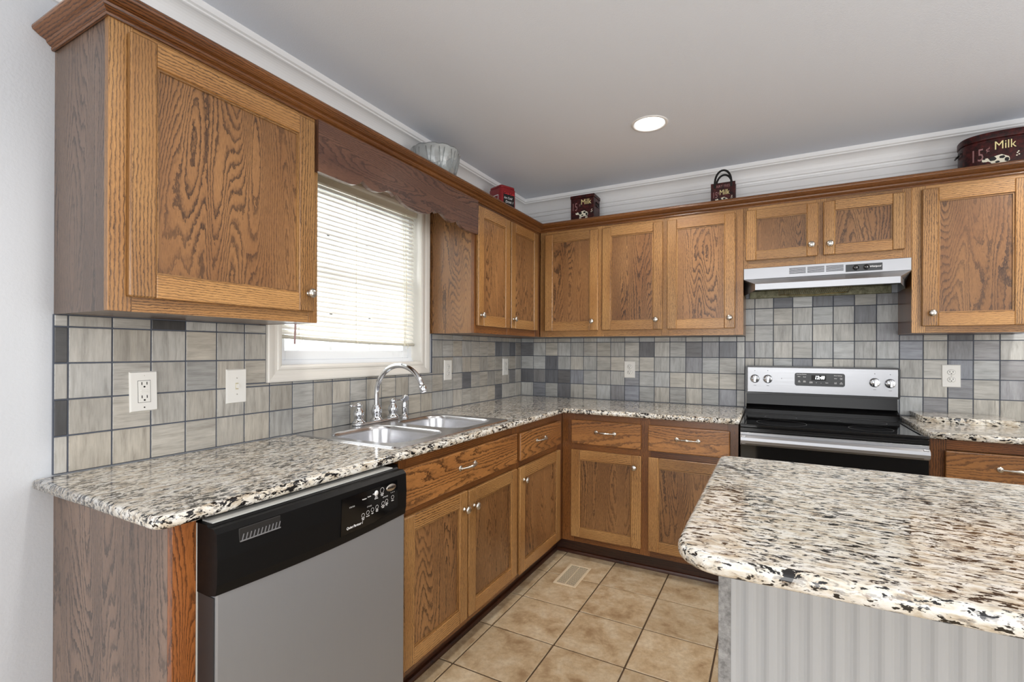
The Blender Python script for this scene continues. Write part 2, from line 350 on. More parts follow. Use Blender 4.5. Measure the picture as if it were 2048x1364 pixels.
# ceiling with a round hole per recessed lamp
def slab_faces(outer, holes, z, up):
    bm = bmesh.new(); ed = []
    for lp in [outer] + holes:
        vs_ = [bm.verts.new((x, y, z)) for x, y in lp]
        ed += [bm.edges.new((vs_[i], vs_[(i + 1) % len(vs_)])) for i in range(len(vs_))]
    bmesh.ops.triangle_fill(bm, use_beauty=True, use_dissolve=False, edges=ed)
    bm.verts.index_update(); r = ([tuple(v.co) for v in bm.verts], [[v.index for v in f.verts] for f in bm.faces]); bm.free(); return r
def circ(cx, cy, r, n=32): return [(cx + r * math.cos(2 * PI * i / n), cy + r * math.sin(2 * PI * i / n)) for i in range(n)]
b = MB(); rect = [(-0.1, YB), (XR, YB), (XR, 0.1), (-0.1, 0.1)]; holes = [circ(x, y, 0.078) for x, y in CANS]
b.add(*slab_faces(rect, holes, ZC, False)); b.add(*slab_faces(rect, holes, ZC + 0.02, False))
for h in holes: b.add([(x, y, ZC) for x, y in h] + [(x, y, ZC + 0.02) for x, y in h], [[i, (i + 1) % 32, 32 + (i + 1) % 32, 32 + i] for i in range(32)])
struct(b.build('ceiling', CEIL))
for i, (x, y) in enumerate(CANS):
    near = 'above the corner between sink and range' if i == 0 else ['', 'added out of view to the right of the range', 'added out of view over the aisle by the dishwasher', 'added out of view over the island'][i]
    t = thing('recessed_ceiling_light', 'round white recessed ceiling light, glowing, ' + near, 'ceiling light', (x, y, ZC - 0.004), 'recessed ceiling lights')
    b = MB(); b.lathe([(0.0775, 0.022), (0.0775, -0.002), (0.080, -0.004), (0.090, -0.003), (0.092, 0.0)], (x, y, ZC), seg=40, cap=False); b.build('trim_ring', TRIMW, t)
    b = MB(); b.lathe([(0.0755, 0.0), (0.0755, 0.05), (0.0, 0.05)], (x, y, ZC + 0.0), seg=40, cap=False); b.build('can_housing', TRIMW, t)
    b = MB(); b.lathe([(0.0, 0.014), (0.04, 0.012), (0.066, 0.016), (0.068, 0.022), (0.0, 0.024)], (x - 0.003, y, ZC), seg=40); b.build('lens', LENS, t)
# walls
b = MB()
b.box(-0.12, 0, YB, WY0, 0, ZC); b.box(-0.12, 0, WY1, 0.12, 0, ZC); b.box(-0.12, 0, WY0, WY1, 0, WZ0); b.box(-0.12, 0, WY0, WY1, WZ1, ZC)
struct(b.build('wall_left', WALL))
b = MB(); b.box(0, XR, 0, 0.12, 0, ZC); struct(b.build('wall_back', WALL))
b = MB(); b.box(XR, XR + 0.1, YB, 0.12, 0, ZC); struct(b.build('wall_right', WALL))
b = MB(); b.box(-0.12, XR, YB - 0.1, YB, 0, ZC); struct(b.build('wall_front', WALL))
# ceiling crown moulding (white)
cp = [(0, 2.233), (0.010, 2.233), (0.013, 2.238), (0.013, 2.248), (0.009, 2.252), (0.009, 2.262), (0.013, 2.266), (0.013, 2.303), (0.020, 2.306), (0.020, 2.318), (0.015, 2.322), (0.017, 2.330), (0.024, 2.334), (0.026, 2.345)]
for i in range(1, 9):
    a = i / 8 * PI / 2; cp.append((0.026 + 0.040 * (1 - math.cos(a)), 2.345 + 0.055 * math.sin(a)))
cp += [(0.070, 2.402), (0.070, 2.408), (0.078, 2.412), (0.080, ZC), (0, ZC)]
b = MB(); b.sweep(cp, [(0, YB), (0, 0), (XR, 0)]); struct(b.build('trim_1', TRIMW))
# ------------------------------------------------------------------ window
wn = bpy.data.objects.new('window_1', None); col.objects.link(wn); place(wn, (0, -1.68, 1.13)); struct(wn)
b = MB()       # casing: profile swept round the opening in the wall plane (y,z)
def ring_sweep(b, prof, y0, y1, z0, z1):
    cs = [(y0, z0, -1, -1), (y1, z0, 1, -1), (y1, z1, 1, 1), (y0, z1, -1, 1)]; m = len(prof); vs_ = []
    for (y, z, sy, sz) in cs: vs_ += [(h, y + sy * o, z + sz * o) for o, h in prof]
    fs = []
    for i in range(4):
        q = (i + 1) % 4; fs += [[i * m + j, q * m + j, q * m + j + 1, i * m + j + 1] for j in range(m - 1)]
    b.add(vs_, fs)
ring_sweep(b, [(-0.003, -0.099), (-0.003, 0.012), (0.006, 0.016), (0.014, 0.016), (0.017, 0.012), (0.030, 0.013), (0.036, 0.017), (0.046, 0.020), (0.058, 0.022), (0.064, 0.020), (0.064, 0.0)], WY0, WY1, WZ0, WZ1)
b.build('window_casing', CASING, wn)
b = MB()
b.box(-0.10, -0.03, WY0, WY0 + 0.004, WZ0, WZ1); b.box(-0.10, -0.06, WY0, WY0 + 0.03, WZ0, WZ1); b.box(-0.10, -0.06, WY1 - 0.03, WY1, WZ0, WZ1); b.box(-0.10, -0.055, WY0, WY1, WZ0, WZ0 + 0.022); b.box(-0.10, -0.06, WY0, WY1, WZ1 - 0.03, WZ1)
b.box(-0.10, -0.045, WY0, WY1, WZ0, WZ0 + 0.010)
b.build('window_frame', VINYL, wn)
def sash(x0, z0, z1, name):
    b = MB(); y0, y1 = WY0 + 0.03, WY1 - 0.03; w_ = 0.042
    b.box(x0 - 0.02, x0, y0, y0 + w_, z0, z1, bev=0.003); b.box(x0 - 0.02, x0, y1 - w_, y1, z0, z1, bev=0.003)
    b.box(x0 - 0.02, x0, y0 + w_, y1 - w_, z0, z0 + w_, bev=0.003); b.box(x0 - 0.02, x0, y0 + w_, y1 - w_, z1 - 0.03, z1, bev=0.003)
    for q in (1, 2): yy = y0 + w_ + (y1 - y0 - 2 * w_) * q / 3; b.box(x0 - 0.013, x0 - 0.007, yy - 0.008, yy + 0.008, z0 + w_, z1 - 0.03)
    zz = (z0 + z1) / 2; b.box(x0 - 0.013, x0 - 0.007, y0 + w_, y1 - w_, zz - 0.008, zz + 0.008)
    s = b.build(name, VINYL, wn)
    b = MB(); b.box(x0 - 0.0115, x0 - 0.0085, y0 + w_, y1 - w_, z0 + w_, z1 - 0.03); b.build('pane', GLASS, s)
sash(-0.062, WZ0 + 0.022, 1.64, 'lower_sash'); sash(-0.083, 1.61, WZ1 - 0.03, 'upper_sash')
# ------------------------------------------------------------------ blind
bl = thing('window_blind', 'white horizontal mini blind lowered over the window above the sink', 'blind', (-0.03, -1.70, 1.31))
BY0, BY1 = -2.118, -1.262; BX = -0.030
b = MB(); b.box(BX - 0.014, BX + 0.016, BY0, BY1 + 0.01, 2.012, 2.043, bev=0.002); b.build('head_rail', flat('cream_rail_paint', rgb(226, 222, 208), 0.35), bl)
b = MB(); ztop = 2.000; nsl = 31
def blz(y, k):     # the lower slats sag towards the right
    t = k / (nsl - 1); fy = (y - BY0) / (BY1 - BY0); return ztop - t * (0.657 + 0.026 * fy) - 0.004 * math.sin(fy * PI) * t
for k in range(nsl):
    yr = BY1 - 0.004 - 0.006 * ((k * 7) % 3) / 3; ys = [BY0 + (yr - BY0) * i / 8 for i in range(9)]; vs_ = []; a = 0.95 + 0.04 * math.sin(k * 1.7)
    for y in ys:
        for j in range(5):
            u_ = (j - 2) / 4 * 0.025; h = 0.0022 * (1 - (u_ / 0.0125) ** 2); vs_.append((BX + u_ * math.cos(a) + h * math.sin(a), y, blz(y, k) - u_ * math.sin(a) + h * math.cos(a)))
    b.add(vs_, [[i * 5 + j, (i + 1) * 5 + j, (i + 1) * 5 + j + 1, i * 5 + j + 1] for i in range(8) for j in range(4)], smooth=True)
slats = b.build('slats', SLAT, bl)
b = MB()
b.tube([(BX, BY0 + (BY1 - BY0) * i / 8, blz(BY0 + (BY1 - BY0) * i / 8, nsl - 1) - 0.020) for i in range(9)], 0.0105, 8, flat=0.8); b.build('bottom_rail', flat('cream_bottom_rail', rgb(214, 210, 196), 0.35), bl)
for yy in (-2.02, -1.70, -1.335):
    b = MB(); b.tube([(BX + 0.014, yy, 2.01), (BX + 0.014, yy, blz(yy, nsl - 1) - 0.03)], 0.0009, 5); b.tube([(BX - 0.014, yy, 2.01), (BX - 0.014, yy, blz(yy, nsl - 1) - 0.03)], 0.0009, 5)
    b.tube([(BX + 0.014, yy, blz(yy, nsl - 1) - 0.015), (BX + 0.020, yy + 0.012, blz(yy, nsl - 1) - 0.030), (BX + 0.016, yy, blz(yy, nsl - 1) - 0.042)], 0.0016, 5); b.build('ladder_cord', CORD, bl)
b = MB(); b.tube([(BX + 0.02, -1.375, 2.01), (BX + 0.03, -1.372, 1.6), (BX + 0.03, -1.37, 1.305)], 0.0011, 5); b.tube([(BX + 0.02, -1.36, 2.01), (BX + 0.035, -1.362, 1.6), (BX + 0.03, -1.365, 1.305)], 0.0011, 5)
b.lathe([(0.0, 0.012), (0.004, 0.008), (0.006, -0.006), (0.0, -0.008)], (BX + 0.03, -1.367, 1.298), seg=10); b.build('pull_cord', CORD, bl)
b = MB(); b.tube([(BX + 0.02, -2.04, 2.0), (0.03, -2.05, 1.97), (0.035, -2.08, 1.29)], 0.0042, 8); b.build('tilt_wand', WANDM, bl)

# ------------------------------------------------------------------ backsplash
def tcol(kind):
    v = rng.uniform(0.84, 1.14); w_ = rng.uniform(-1, 1)
    if kind == 'L': base = (0.44, 0.425, 0.39)
    elif kind == 'B': base = (0.49, 0.49, 0.465)
    elif kind == 'D': base = (0.165, 0.17, 0.185); 
    elif kind == 'M': base = (0.30, 0.31, 0.335)
    elif kind == 'N': base = (0.26, 0.255, 0.25)
    elif kind == 'K': base = (0.06, 0.058, 0.058)
    return (base[0] * v * (1 + 0.04 * w_), base[1] * v, base[2] * v * (1 - 0.06 * w_))
ROWS = [0.916] + [0.919 + 0.1025 * i for i in range(1, 9)]
def splash(tr, cuts, zmax, special, kind, skip=None, th=0.010):
    b = MB(tr); gg = 0.0021
    def grout(s0, s1, z0, z1): b.box(s0, s1, 0.001, th - 0.0028, z0, z1, mi=0)
    for ci in range(len(cuts) - 1):
        s0, s1 = cuts[ci], cuts[ci + 1]
        for r in range(len(ROWS) - 1):
            z0, z1 = ROWS[r], ROWS[r + 1]; zm = zmax((s0 + s1) / 2)
            z1 = min(z1, zm)
            if z1 - z0 < 0.008: continue
            reg = [(s0, s1, z0, z1)]
            if skip: reg = [q for a in reg for q in skip(*a)]
            for (a0, a1, b0, b1) in reg:
                if a1 - a0 < 0.006 or b1 - b0 < 0.006: continue
                grout(a0, a1, b0, b1)
                kd = special.get((ci, r), kind)
                if kd == kind == 'B' and rng.random() < 0.04: kd = 'M'
                if kd == 'M' and kind == 'L': kd = 'N'
                b.box(a0 + gg, a1 - gg, th - 0.008, th, b0 + gg, b1 - gg, grain=rng.choice((0, 2)), bev=0.0012, tone=tcol(kd), mi=1)
    return b
def win_skip(s0, s1, z0, z1):
    y0, y1, zb = -2.189, -1.176, 1.136
    if s1 <= y0 or s0 >= y1 or z1 <= zb: return [(s0, s1, z0, z1)]
    out = []
    if z0 < zb: out.append((s0, s1, z0, zb)); z0 = zb
    if s0 < y0: out.append((s0, y0, z0, z1))
    if s1 > y1: out.append((y1, s1, z0, z1))
    return out
cuts = [-2.826] + [-0.1035 * k_ for k_ in range(27, 0, -1)] + [-0.010]
sp = {(0, 1): 'K', (0, 3): 'K', (3, 4): 'K', (20, 1): 'D', (24, 0): 'D', (24, 3): 'D', (25, 3): 'M', (26, 3): 'D', (27, 3): 'M', (26, 1): 'M'}  # row of top tiles at the room corner is darkened to paint in shade
b = splash(SIDE, cuts, lambda s: 1.363 if (s < -2.199 or s > -1.164) else 1.136, sp, 'L', win_skip)
tag(b.build('tile_backsplash', [GROUT, TILE]), 'warm grey square stone tile backsplash around the window behind the sink', 'backsplash')
cuts = [0.010] + [0.014 + 0.1028 * k_ for k_ in range(1, 16)] + [1.604] + [0.014 + 0.1028 * k_ for k_ in range(16, 29)] + [2.97]
def cidx(k_): return k_ if k_ < 15 else (k_ + 1 if k_ > 15 else 16)
sp = {}
for (k_, r, kd) in [(9, 3, 'D'), (12, 3, 'D'), (13, 3, 'M'), (14, 3, 'D'), (2, 2, 'D'), (12, 2, 'M'), (0, 1, 'D'), (1, 1, 'M'), (2, 1, 'D'), (3, 1, 'D'), (4, 1, 'M'), (1, 0, 'M'), (3, 0, 'D'), (8, 0, 'M'), (7, 0, 'M'), (14, 0, 'M'), (0, 3, 'D'),
                    (23, 3, 'M'), (25, 3, 'M'), (26, 3, 'M'), (25, 2, 'M'), (27, 2, 'M'), (25, 1, 'M'), (27, 1, 'M'), (24, 0, 'M'), (26, 1, 'B'), (21, 5, 'D'), (22, 4, 'M'), (19, 6, 'D'), (20, 6, 'D'), (17, 6, 'D'), (22, 6, 'M'), (23, 4, 'M'), (25, 4, 'D')]: sp[(cidx(k_), r)] = kd  # dark tiles in the row right under the hood paint in its shade
b = splash(BACK, cuts, lambda s: 1.600 if 1.609 < s < 2.371 else 1.363, sp, 'B')
tag(b.build('tile_backsplash', [GROUT, TILE]), 'blue-grey square stone tile backsplash along the back wall behind the range', 'backsplash')

# ------------------------------------------------------------------ outlets and switches
def plate(tr, s0, s1, z0, z1, label, kind, cat, tilt=0.0):
    c = ((s0 + s1) / 2, (z0 + z1) / 2); tb = 0.010
    wl = tr(c[0], tb, z0); t = thing('switch_plate' if kind == 'toggle' else 'wall_outlet', label, cat, wl, 'outlets and switches on the tiled backsplash')
    def tl(s, d, z):
        ca, sa = math.cos(tilt), math.sin(tilt); ds, dz = s - c[0], z - c[1]; return tr(c[0] + ds * ca - dz * sa, d, c[1] + ds * sa + dz * ca)
    b = MB(tl); bm = bmesh.new(); bmesh.ops.create_cube(bm, size=1)
    for v in bm.verts:
        k_ = 0.9 if v.co.y > 0 else 1.0; v.co = Vector((c[0] + v.co.x * ((s1 - s0) - (0.006 if v.co.y > 0 else 0)), tb + 0.003 + v.co.y * 0.006, c[1] + v.co.z * ((z1 - z0) - (0.006 if v.co.y > 0 else 0))))
    b.bm(bm, tone=(1, 1, 1)); bm.free()
    b.build('cover_plate', PLATE, t)
    f = tb + 0.006
    if kind == 'gfci':
        b = MB(tl); b.box(c[0] - 0.0175, c[0] + 0.0175, f - 0.001, f + 0.0004, c[1] - 0.035, c[1] + 0.035, mi=1); b.box(c[0] - 0.0165, c[0] + 0.0165, f, f + 0.002, c[1] - 0.034, c[1] + 0.034, bev=0.0008)
        for dz in (-0.021, 0.021): 
            for q in (-0.007, 0.007): b.box(c[0] + q - 0.0012, c[0] + q + 0.0012, f + 0.001, f + 0.0024, c[1] + dz, c[1] + dz + 0.009, mi=1)
            b.lathe([(0.0028, 0.001), (0.0028, 0.0024), (0, 0.0024)], (c[0], f, c[1] + dz - 0.006), 'd', 12, mi=1)
        b.box(c[0] - 0.010, c[0] + 0.010, f + 0.001, f + 0.003, c[1] + 0.001, c[1] + 0.006, bev=0.0006); b.box(c[0] - 0.010, c[0] + 0.010, f + 0.001, f + 0.003, c[1] - 0.006, c[1] - 0.001, bev=0.0006)
        b.lathe([(0.0022, 0), (0.0022, 0.0006), (0, 0.0006)], (c[0], f, c[1] - 0.050), 'd', 10, mi=1); b.lathe([(0.0022, 0), (0.0022, 0.0006), (0, 0.0006)], (c[0], f, c[1] + 0.050), 'd', 10)
        b.build('receptacle', [PLATE, HOLE], t)
    elif kind == 'duplex':
        for dz in (-0.0195, 0.0195):
            b = MB(tl); b.lathe([(0.0165, 0), (0.0165, 0.0018), (0.0155, 0.0024), (0, 0.0024)], (c[0], f - 0.0005, c[1] + dz), 'd', 24, sq=(1, 0.86)); b.lathe([(0.0172, 0.0), (0.0172, 0.0006), (0.0, 0.0006)], (c[0], f - 0.0002, c[1] + dz), 'd', 24, sq=(1, 0.87), mi=1)
            for q in (-0.0065, 0.0065): b.box(c[0] + q - 0.0011, c[0] + q + 0.0011, f + 0.001, f + 0.0024, c[1] + dz - 0.001, c[1] + dz + 0.007, mi=2)
            b.lathe([(0.0024, 0.001), (0.0024, 0.0024), (0, 0.0024)], (c[0], f, c[1] + dz - 0.007), 'd', 12, mi=2); b.build('receptacle', [PLATE, INKG, HOLE], t)
        b = MB(tl); b.lathe([(0.002, 0), (0.002, 0.0008), (0, 0.0008)], (c[0], f, c[1]), 'd', 10); b.build('screw', NICKEL, t)
    else:
        b = MB(tl); b.box(c[0] - 0.0055, c[0] + 0.0055, f - 0.001, f + 0.001, c[1] - 0.012, c[1] + 0.012, mi=1); b.prism([(c[0] - 0.004, c[1] - 0.007), (c[0] + 0.004, c[1] - 0.007), (c[0] + 0.004, c[1] + 0.008), (c[0] - 0.004, c[1] + 0.008)], f, f + 0.007); b.build('toggle', [PLATE, flat('yellowed_plastic', rgb(206, 198, 170), 0.4)], t)
        for dz in (-0.030, 0.030):
            b = MB(tl); b.lathe([(0.0022, 0), (0.0022, 0.0008), (0, 0.0008)], (c[0], f, c[1] + dz), 'd', 10); b.build('screw', NICKEL, t)
plate(SIDE, -2.648, -2.571, 1.070, 1.196, 'white rectangular safety outlet on tile, leftmost outlet below the large upper cabinet', 'gfci', 'outlet', 0.02)
plate(SIDE, -2.348, -2.272, 1.068, 1.194, 'white switch plate on tile just left of the window, with a yellowed toggle', 'toggle', 'switch', 0.004)
plate(SIDE, -1.026, -0.950, 1.084, 1.208, 'narrow white outlet on tile just right of the window', 'duplex', 'outlet')
plate(SIDE, -0.308, -0.232, 1.084, 1.208, 'white outlet on the window wall tile nearest the room corner', 'duplex', 'outlet')
plate(BACK, 0.834, 0.910, 1.078, 1.196, 'white duplex outlet on back wall tile left of the range', 'duplex', 'outlet')
plate(BACK, 2.558, 2.637, 1.080, 1.201, 'white duplex outlet on blue-grey tile right of the range', 'duplex', 'outlet', 0.01)

# ------------------------------------------------------------------ cabinets
def make_knob(tr):
    b = MB(tr); b.lathe([(0.0085, 0.0), (0.0085, 0.002), (0.0055, 0.004), (0.005, 0.013), (0.008, 0.016), (0.0155, 0.019), (0.0165, 0.022), (0.0145, 0.0265), (0.009, 0.0295), (0, 0.0305)], (0, 0, 0), 'd', 24); return b
def knob(tr, s, d, z, parent):
    q = make_knob(tr); q.v = [tuple(Vector(v) + Vector(tr(s, d, z))) for v in q.v]; return q.build('knob', NICKEL, parent)
def pull(tr, s, d, z, parent, wd=0.135):
    b = MB(tr); h = wd / 2
    for sg in (-1, 1):
        b.lathe([(0.0, 0.0045), (0.006, 0.0045), (0.0115, 0.003), (0.012, 0.0)], (s + sg * (h - 0.012), d, z), 'd', 20)
        b.lathe([(0.004, 0.0), (0.005, 0.008), (0.004, 0.012), (0, 0.013)], (s + sg * (h - 0.012), d, z), 'd', 12)
    n_ = 18; path = []; rad = []
    for i in range(n_ + 1):
        t = i / n_; x = -h + 0.012 + t * (2 * h - 0.024); path.append((s + x, d + 0.008 + 0.018 * math.sin(PI * t) ** 0.8, z + 0.002 * math.sin(PI * t)))
        rad.append(0.0038 + 0.0040 * math.exp(-((t - 0.5) / 0.17) ** 2) + 0.0018 * (1 if 0.26 < t < 0.30 or 0.70 < t < 0.74 else 0))
    b.tube(path, rad, 12); return b.build('handle', NICKEL, parent)
FW = 0.058
def door(tr, parent, s0, s1, z0, z1, d, kn=None, label=None, mf=None, mp=None, name='door'):
    mf = mf or OAK; mp = mp or OAKP; t = 0.019; b = MB(tr); bv = 0.0035; w_ = FW
    b.box(s0, s0 + w_, d, d + t, z0, z1, 2, bv); b.box(s1 - w_, s1, d, d + t, z0, z1, 2, bv)
    b.box(s0 + w_ - 0.0005, s1 - w_ + 0.0005, d + 0.0002, d + t - 0.0004, z0, z0 + w_, 0, 0.0018); b.box(s0 + w_ - 0.0005, s1 - w_ + 0.0005, d + 0.0002, d + t - 0.0004, z1 - w_, z1, 0, 0.0018)
    # small sticking bead round the panel
    a0, a1, c0, c1 = s0 + w_, s1 - w_, z0 + w_, z1 - w_; e = 0.006
    for pts in ([(a0, c0), (a0, c1), (a0 + e, c1 - e), (a0 + e, c0 + e)], [(a1, c0), (a1 - e, c0 + e), (a1 - e, c1 - e), (a1, c1)]): b.prism(pts, d + 0.004, d + 0.013, 2, tone=(0.8, 0.8, 0.8))
    for pts in ([(a0, c0), (a0 + e, c0 + e), (a1 - e, c0 + e), (a1, c0)], [(a0, c1), (a1, c1), (a1 - e, c1 - e), (a0 + e, c1 - e)]): b.prism(pts, d + 0.004, d + 0.013, 0, tone=(0.8, 0.8, 0.8))
    o = b.build(name, mf, parent)
    if label: o['label'] = label
    b = MB(tr); b.box(a0 - 0.004, a1 + 0.004, d + 0.003, d + 0.009, c0 - 0.004, c1 + 0.004, 2); b.build('door_panel', mp, o)
    if kn: knob(tr, kn[0], d + t, kn[1], o)
    return o
def drawer(tr, parent, s0, s1, z0, z1, d, hx=None, label=None):
    b = MB(tr); b.box(s0, s1, d, d + 0.019, z0, z1, 0, 0.005, 2); o = b.build('drawer_front', OAKD, parent)
    if label: o['label'] = label
    if hx is not None: pull(tr, hx, d + 0.019, (z0 + z1) / 2 + 0.005, o)
    return o
def frame(tr, parent, stiles, rails, d, mat=None):
    """stiles: (s0,s1,z0,z1) ; rails: (s0,s1,z0,z1)"""
    b = MB(tr)
    for q in stiles: b.box(q[0], q[1], d - 0.019, d, q[2], q[3], 2, 0.0008)
    for q in rails: b.box(q[0], q[1], d - 0.019, d - 0.0003, q[2], q[3], 0)
    return b.build('face_frame', mat or OAK, parent)
DU = 0.313; UZ0, UZ1 = 1.363, 2.120
def ubody(tr, parent, s0, s1, z0, z1, mat, d=DU - 0.019):
    b = MB(tr); th = 0.012; e = 0.0008
    b.box(s0 + e, s0 + th, 0.0005, d, z0, z1, 2); b.box(s1 - th, s1 - e, 0.0005, d, z0, z1, 2)      # sides
    b.box(s0 + th, s1 - th, 0.0105, d, z0 + 0.001, z0 + 0.013, 0); b.box(s0 + th, s1 - th, 0.0005, d, z1 - 0.014, z1, 0)   # bottom, top
    b.box(s0 + th, s1 - th, 0.0105, 0.0165, z0 + 0.013, z1 - 0.014, 2)                                    # back
    return b.build('cabinet_body', mat, parent)
# large cabinet left of the window
t = thing('upper_cabinet', 'large single-door oak upper cabinet left of the window, nearest the camera', 'cabinet', (0.16, -2.51, UZ0), 'oak upper cabinets')
ubody(SIDE, t, -2.824, -2.199, UZ0, UZ1, OAKS)
frame(SIDE, t, [(-2.824, -2.772, UZ0, UZ1), (-2.238, -2.199, UZ0, UZ1)], [(-2.772, -2.238, UZ0, UZ0 + 0.045), (-2.772, -2.238, UZ1 - 0.05, UZ1)], DU)
FW = 0.062
door(SIDE, t, -2.785, -2.226, 1.401, 2.074, DU, (-2.251, 1.464)); FW = 0.058
# two-door cabinet right of the window
t = thing('upper_cabinet', 'narrow two-door oak upper cabinet between the window and the room corner', 'cabinet', (0.16, -0.74, UZ0), 'oak upper cabinets')
ubody(SIDE, t, -1.164, -0.316, UZ0, UZ1, OAKP)
frame(SIDE, t, [(-1.164, -1.13, UZ0, UZ1), (-0.79, -0.75, UZ0, UZ1), (-0.39, -0.316, UZ0, UZ1)], [(-1.13, -0.79, UZ0, UZ0 + 0.045), (-1.13, -0.79, UZ1 - 0.05, UZ1), (-0.75, -0.39, UZ0, UZ0 + 0.045), (-0.75, -0.39, UZ1 - 0.05, UZ1)], DU, OAKC)
door(SIDE, t, -1.144, -0.779, 1.404, 2.070, DU, (-1.118, 1.464)); door(SIDE, t, -0.764, -0.382, 1.404, 2.070, DU, (-0.738, 1.464))
# three-door run on the back wall
t = thing('upper_cabinet', 'three-door oak upper cabinet on the back wall between corner and range hood', 'cabinet', (0.96, -0.16, UZ0), 'oak upper cabinets')
ubody(BACK, t, 0.002, 1.609, UZ0, UZ1, OAKP, DU - 0.019)
frame(BACK, t, [(0.316, 0.37, UZ0, UZ1), (0.735, 0.78, UZ0, UZ1), (1.148, 1.193, UZ0, UZ1), (1.56, 1.609, UZ0, UZ1)],
      [(a, c, z0, z1) for a, c in ((0.37, 0.735), (0.78, 1.148), (1.193, 1.56)) for z0, z1 in ((UZ0, UZ0 + 0.045), (UZ1 - 0.05, UZ1))], DU)
for s0, s1, kx in ((0.360, 0.743, 0.706), (0.771, 1.157, 1.120), (1.184, 1.567, 1.538)): door(BACK, t, s0, s1, 1.402, 2.072, DU, (kx, 1.463))
# short cabinet over the range
t = thing('upper_cabinet', 'short two-door oak cabinet above the stainless range hood', 'cabinet', (1.99, -0.16, 1.742), 'oak upper cabinets')
ubody(BACK, t, 1.6095, 2.3705, 1.742, UZ1, OAKP)
frame(BACK, t, [(1.6095, 1.635, 1.742, UZ1), (1.96, 2.01, 1.742, UZ1), (2.335, 2.3705, 1.742, UZ1)], [(a, c, z0, z1) for a, c in ((1.635, 1.96), (2.01, 2.335)) for z0, z1 in ((1.742, 1.80), (UZ1 - 0.05, UZ1))], DU)
FW = 0.052
door(BACK, t, 1.622, 1.972, 1.785, 2.072, DU, (1.941, 1.845)); door(BACK, t, 1.996, 2.343, 1.785, 2.072, DU, (2.025, 1.842)); FW = 0.060
# right cabinet
t = thing('upper_cabinet', 'tall oak upper cabinet at the right edge, right of the range hood', 'cabinet', (2.6, -0.16, UZ0), 'oak upper cabinets')
ubody(BACK, t, 2.371, 2.845, UZ0, UZ1, OAKC)
frame(BACK, t, [(2.371, 2.425, UZ0, UZ1), (2.79, 2.845, UZ0, UZ1)], [(2.425, 2.79, UZ0, UZ0 + 0.045), (2.425, 2.79, UZ1 - 0.05, UZ1)], DU)
FW = 0.064; door(BACK, t, 2.408, 2.806, 1.396, 2.074, DU, (2.446, 1.459)); FW = 0.058
# valance over the window
bot = [(-2.198, 1.905), (-2.12, 1.904), (-2.06, 1.905), (-2.035, 1.910), (-2.015, 1.921), (-2.000, 1.938), (-1.985, 1.928), (-1.965, 1.918), (-1.94, 1.914), (-1.91, 1.917), (-1.885, 1.926), (-1.865, 1.936), (-1.850, 1.940), (-1.835, 1.938), (-1.818, 1.928), (-1.816, 1.930), (-1.802, 1.938), (-1.79, 1.928), (-1.765, 1.913), (-1.72, 1.902)]
cy_ = -1.6715; bot = bot + [(cy_, 1.899)] + [(2 * cy_ - a, z) for a, z in reversed(bot)]
bot[-1] = (-1.151, bot[-1][1]); bot[0] = (-2.212, bot[0][1])
b = MB(SIDE); b.prism(bot + [(-1.151, 2.0915), (-2.212, 2.0915)], DU + 0.0004, DU + 0.019, 0, tone=(1, 1, 1))
tag(b.build('valance', OAKV), 'dark oak scalloped valance board spanning above the window', 'valance')
b = MB(SIDE); b.box(-2.1975, -1.1655, 0.002, DU - 0.020, 2.104, 2.1195, 0); tag(b.build('dust_board', OAKP), 'flat oak board bridging the cabinets behind the scalloped valance', 'board')
# crown moulding on the cabinets
prof = [(0.0005, 2.092), (0.006, 2.092), (0.008, 2.097), (0.007, 2.102), (0.012, 2.105), (0.017, 2.110), (0.019, 2.116), (0.026, 2.119), (0.030, 2.120)]
for i in range(7):
    a = -0.5 + i / 6 * 2.6; prof.append((0.032 + 0.016 * math.cos(a), 2.137 + 0.013 * math.sin(a)))
prof += [(0.012, 2.150), (0.0005, 2.150)]
b = MB(); b.sweep(prof, [(0.002, -2.8245), (DU, -2.8245), (DU, -DU), (2.8455, -DU), (2.8455, -0.002)])
tag(b.build('cabinet_crown_moulding', OAKC), 'dark oak crown moulding running along the tops of all upper cabinets', 'moulding')

# base cabinets
DB = 0.61; TK = 0.10; CT0, CT1 = 0.885, 0.915; BT = 0.884
def bbody(tr, parent, s0, s1, mat=None, d=DB - 0.019, z0=TK):
    b = MB(tr); th = 0.016; e = 0.0008
    b.box(s0 + e, s0 + th, 0.012, d, z0, BT, 2); b.box(s1 - th, s1 - e, 0.012, d, z0, BT, 2); b.box(s0 + th, s1 - th, 0.012, d, z0, z0 + 0.016, 0); b.box(s0 + th, s1 - th, 0.012, 0.02, z0 + 0.016, BT, 2)
    return b.build('cabinet_body', mat or OAKP, parent)
# end panel by the dishwasher
t = thing('end_cabinet_panel', 'tall oak end panel, side greyed for shade, with orange front stile left of the dishwasher', 'cabinet panel', (0.3, -2.80, 0))
b = MB(SIDE); b.box(-2.822, -2.804, 0.001, DB - 0.019, 0.0, BT, 2); b.build('side_panel', OAKS, t)
b = MB(SIDE); b.box(-2.822, -2.772, DB - 0.019, DB, 0.0, BT, 2, 0.001, tone=(1.15, 0.80, 0.55)); b.build('front_stile', OAKP, t)
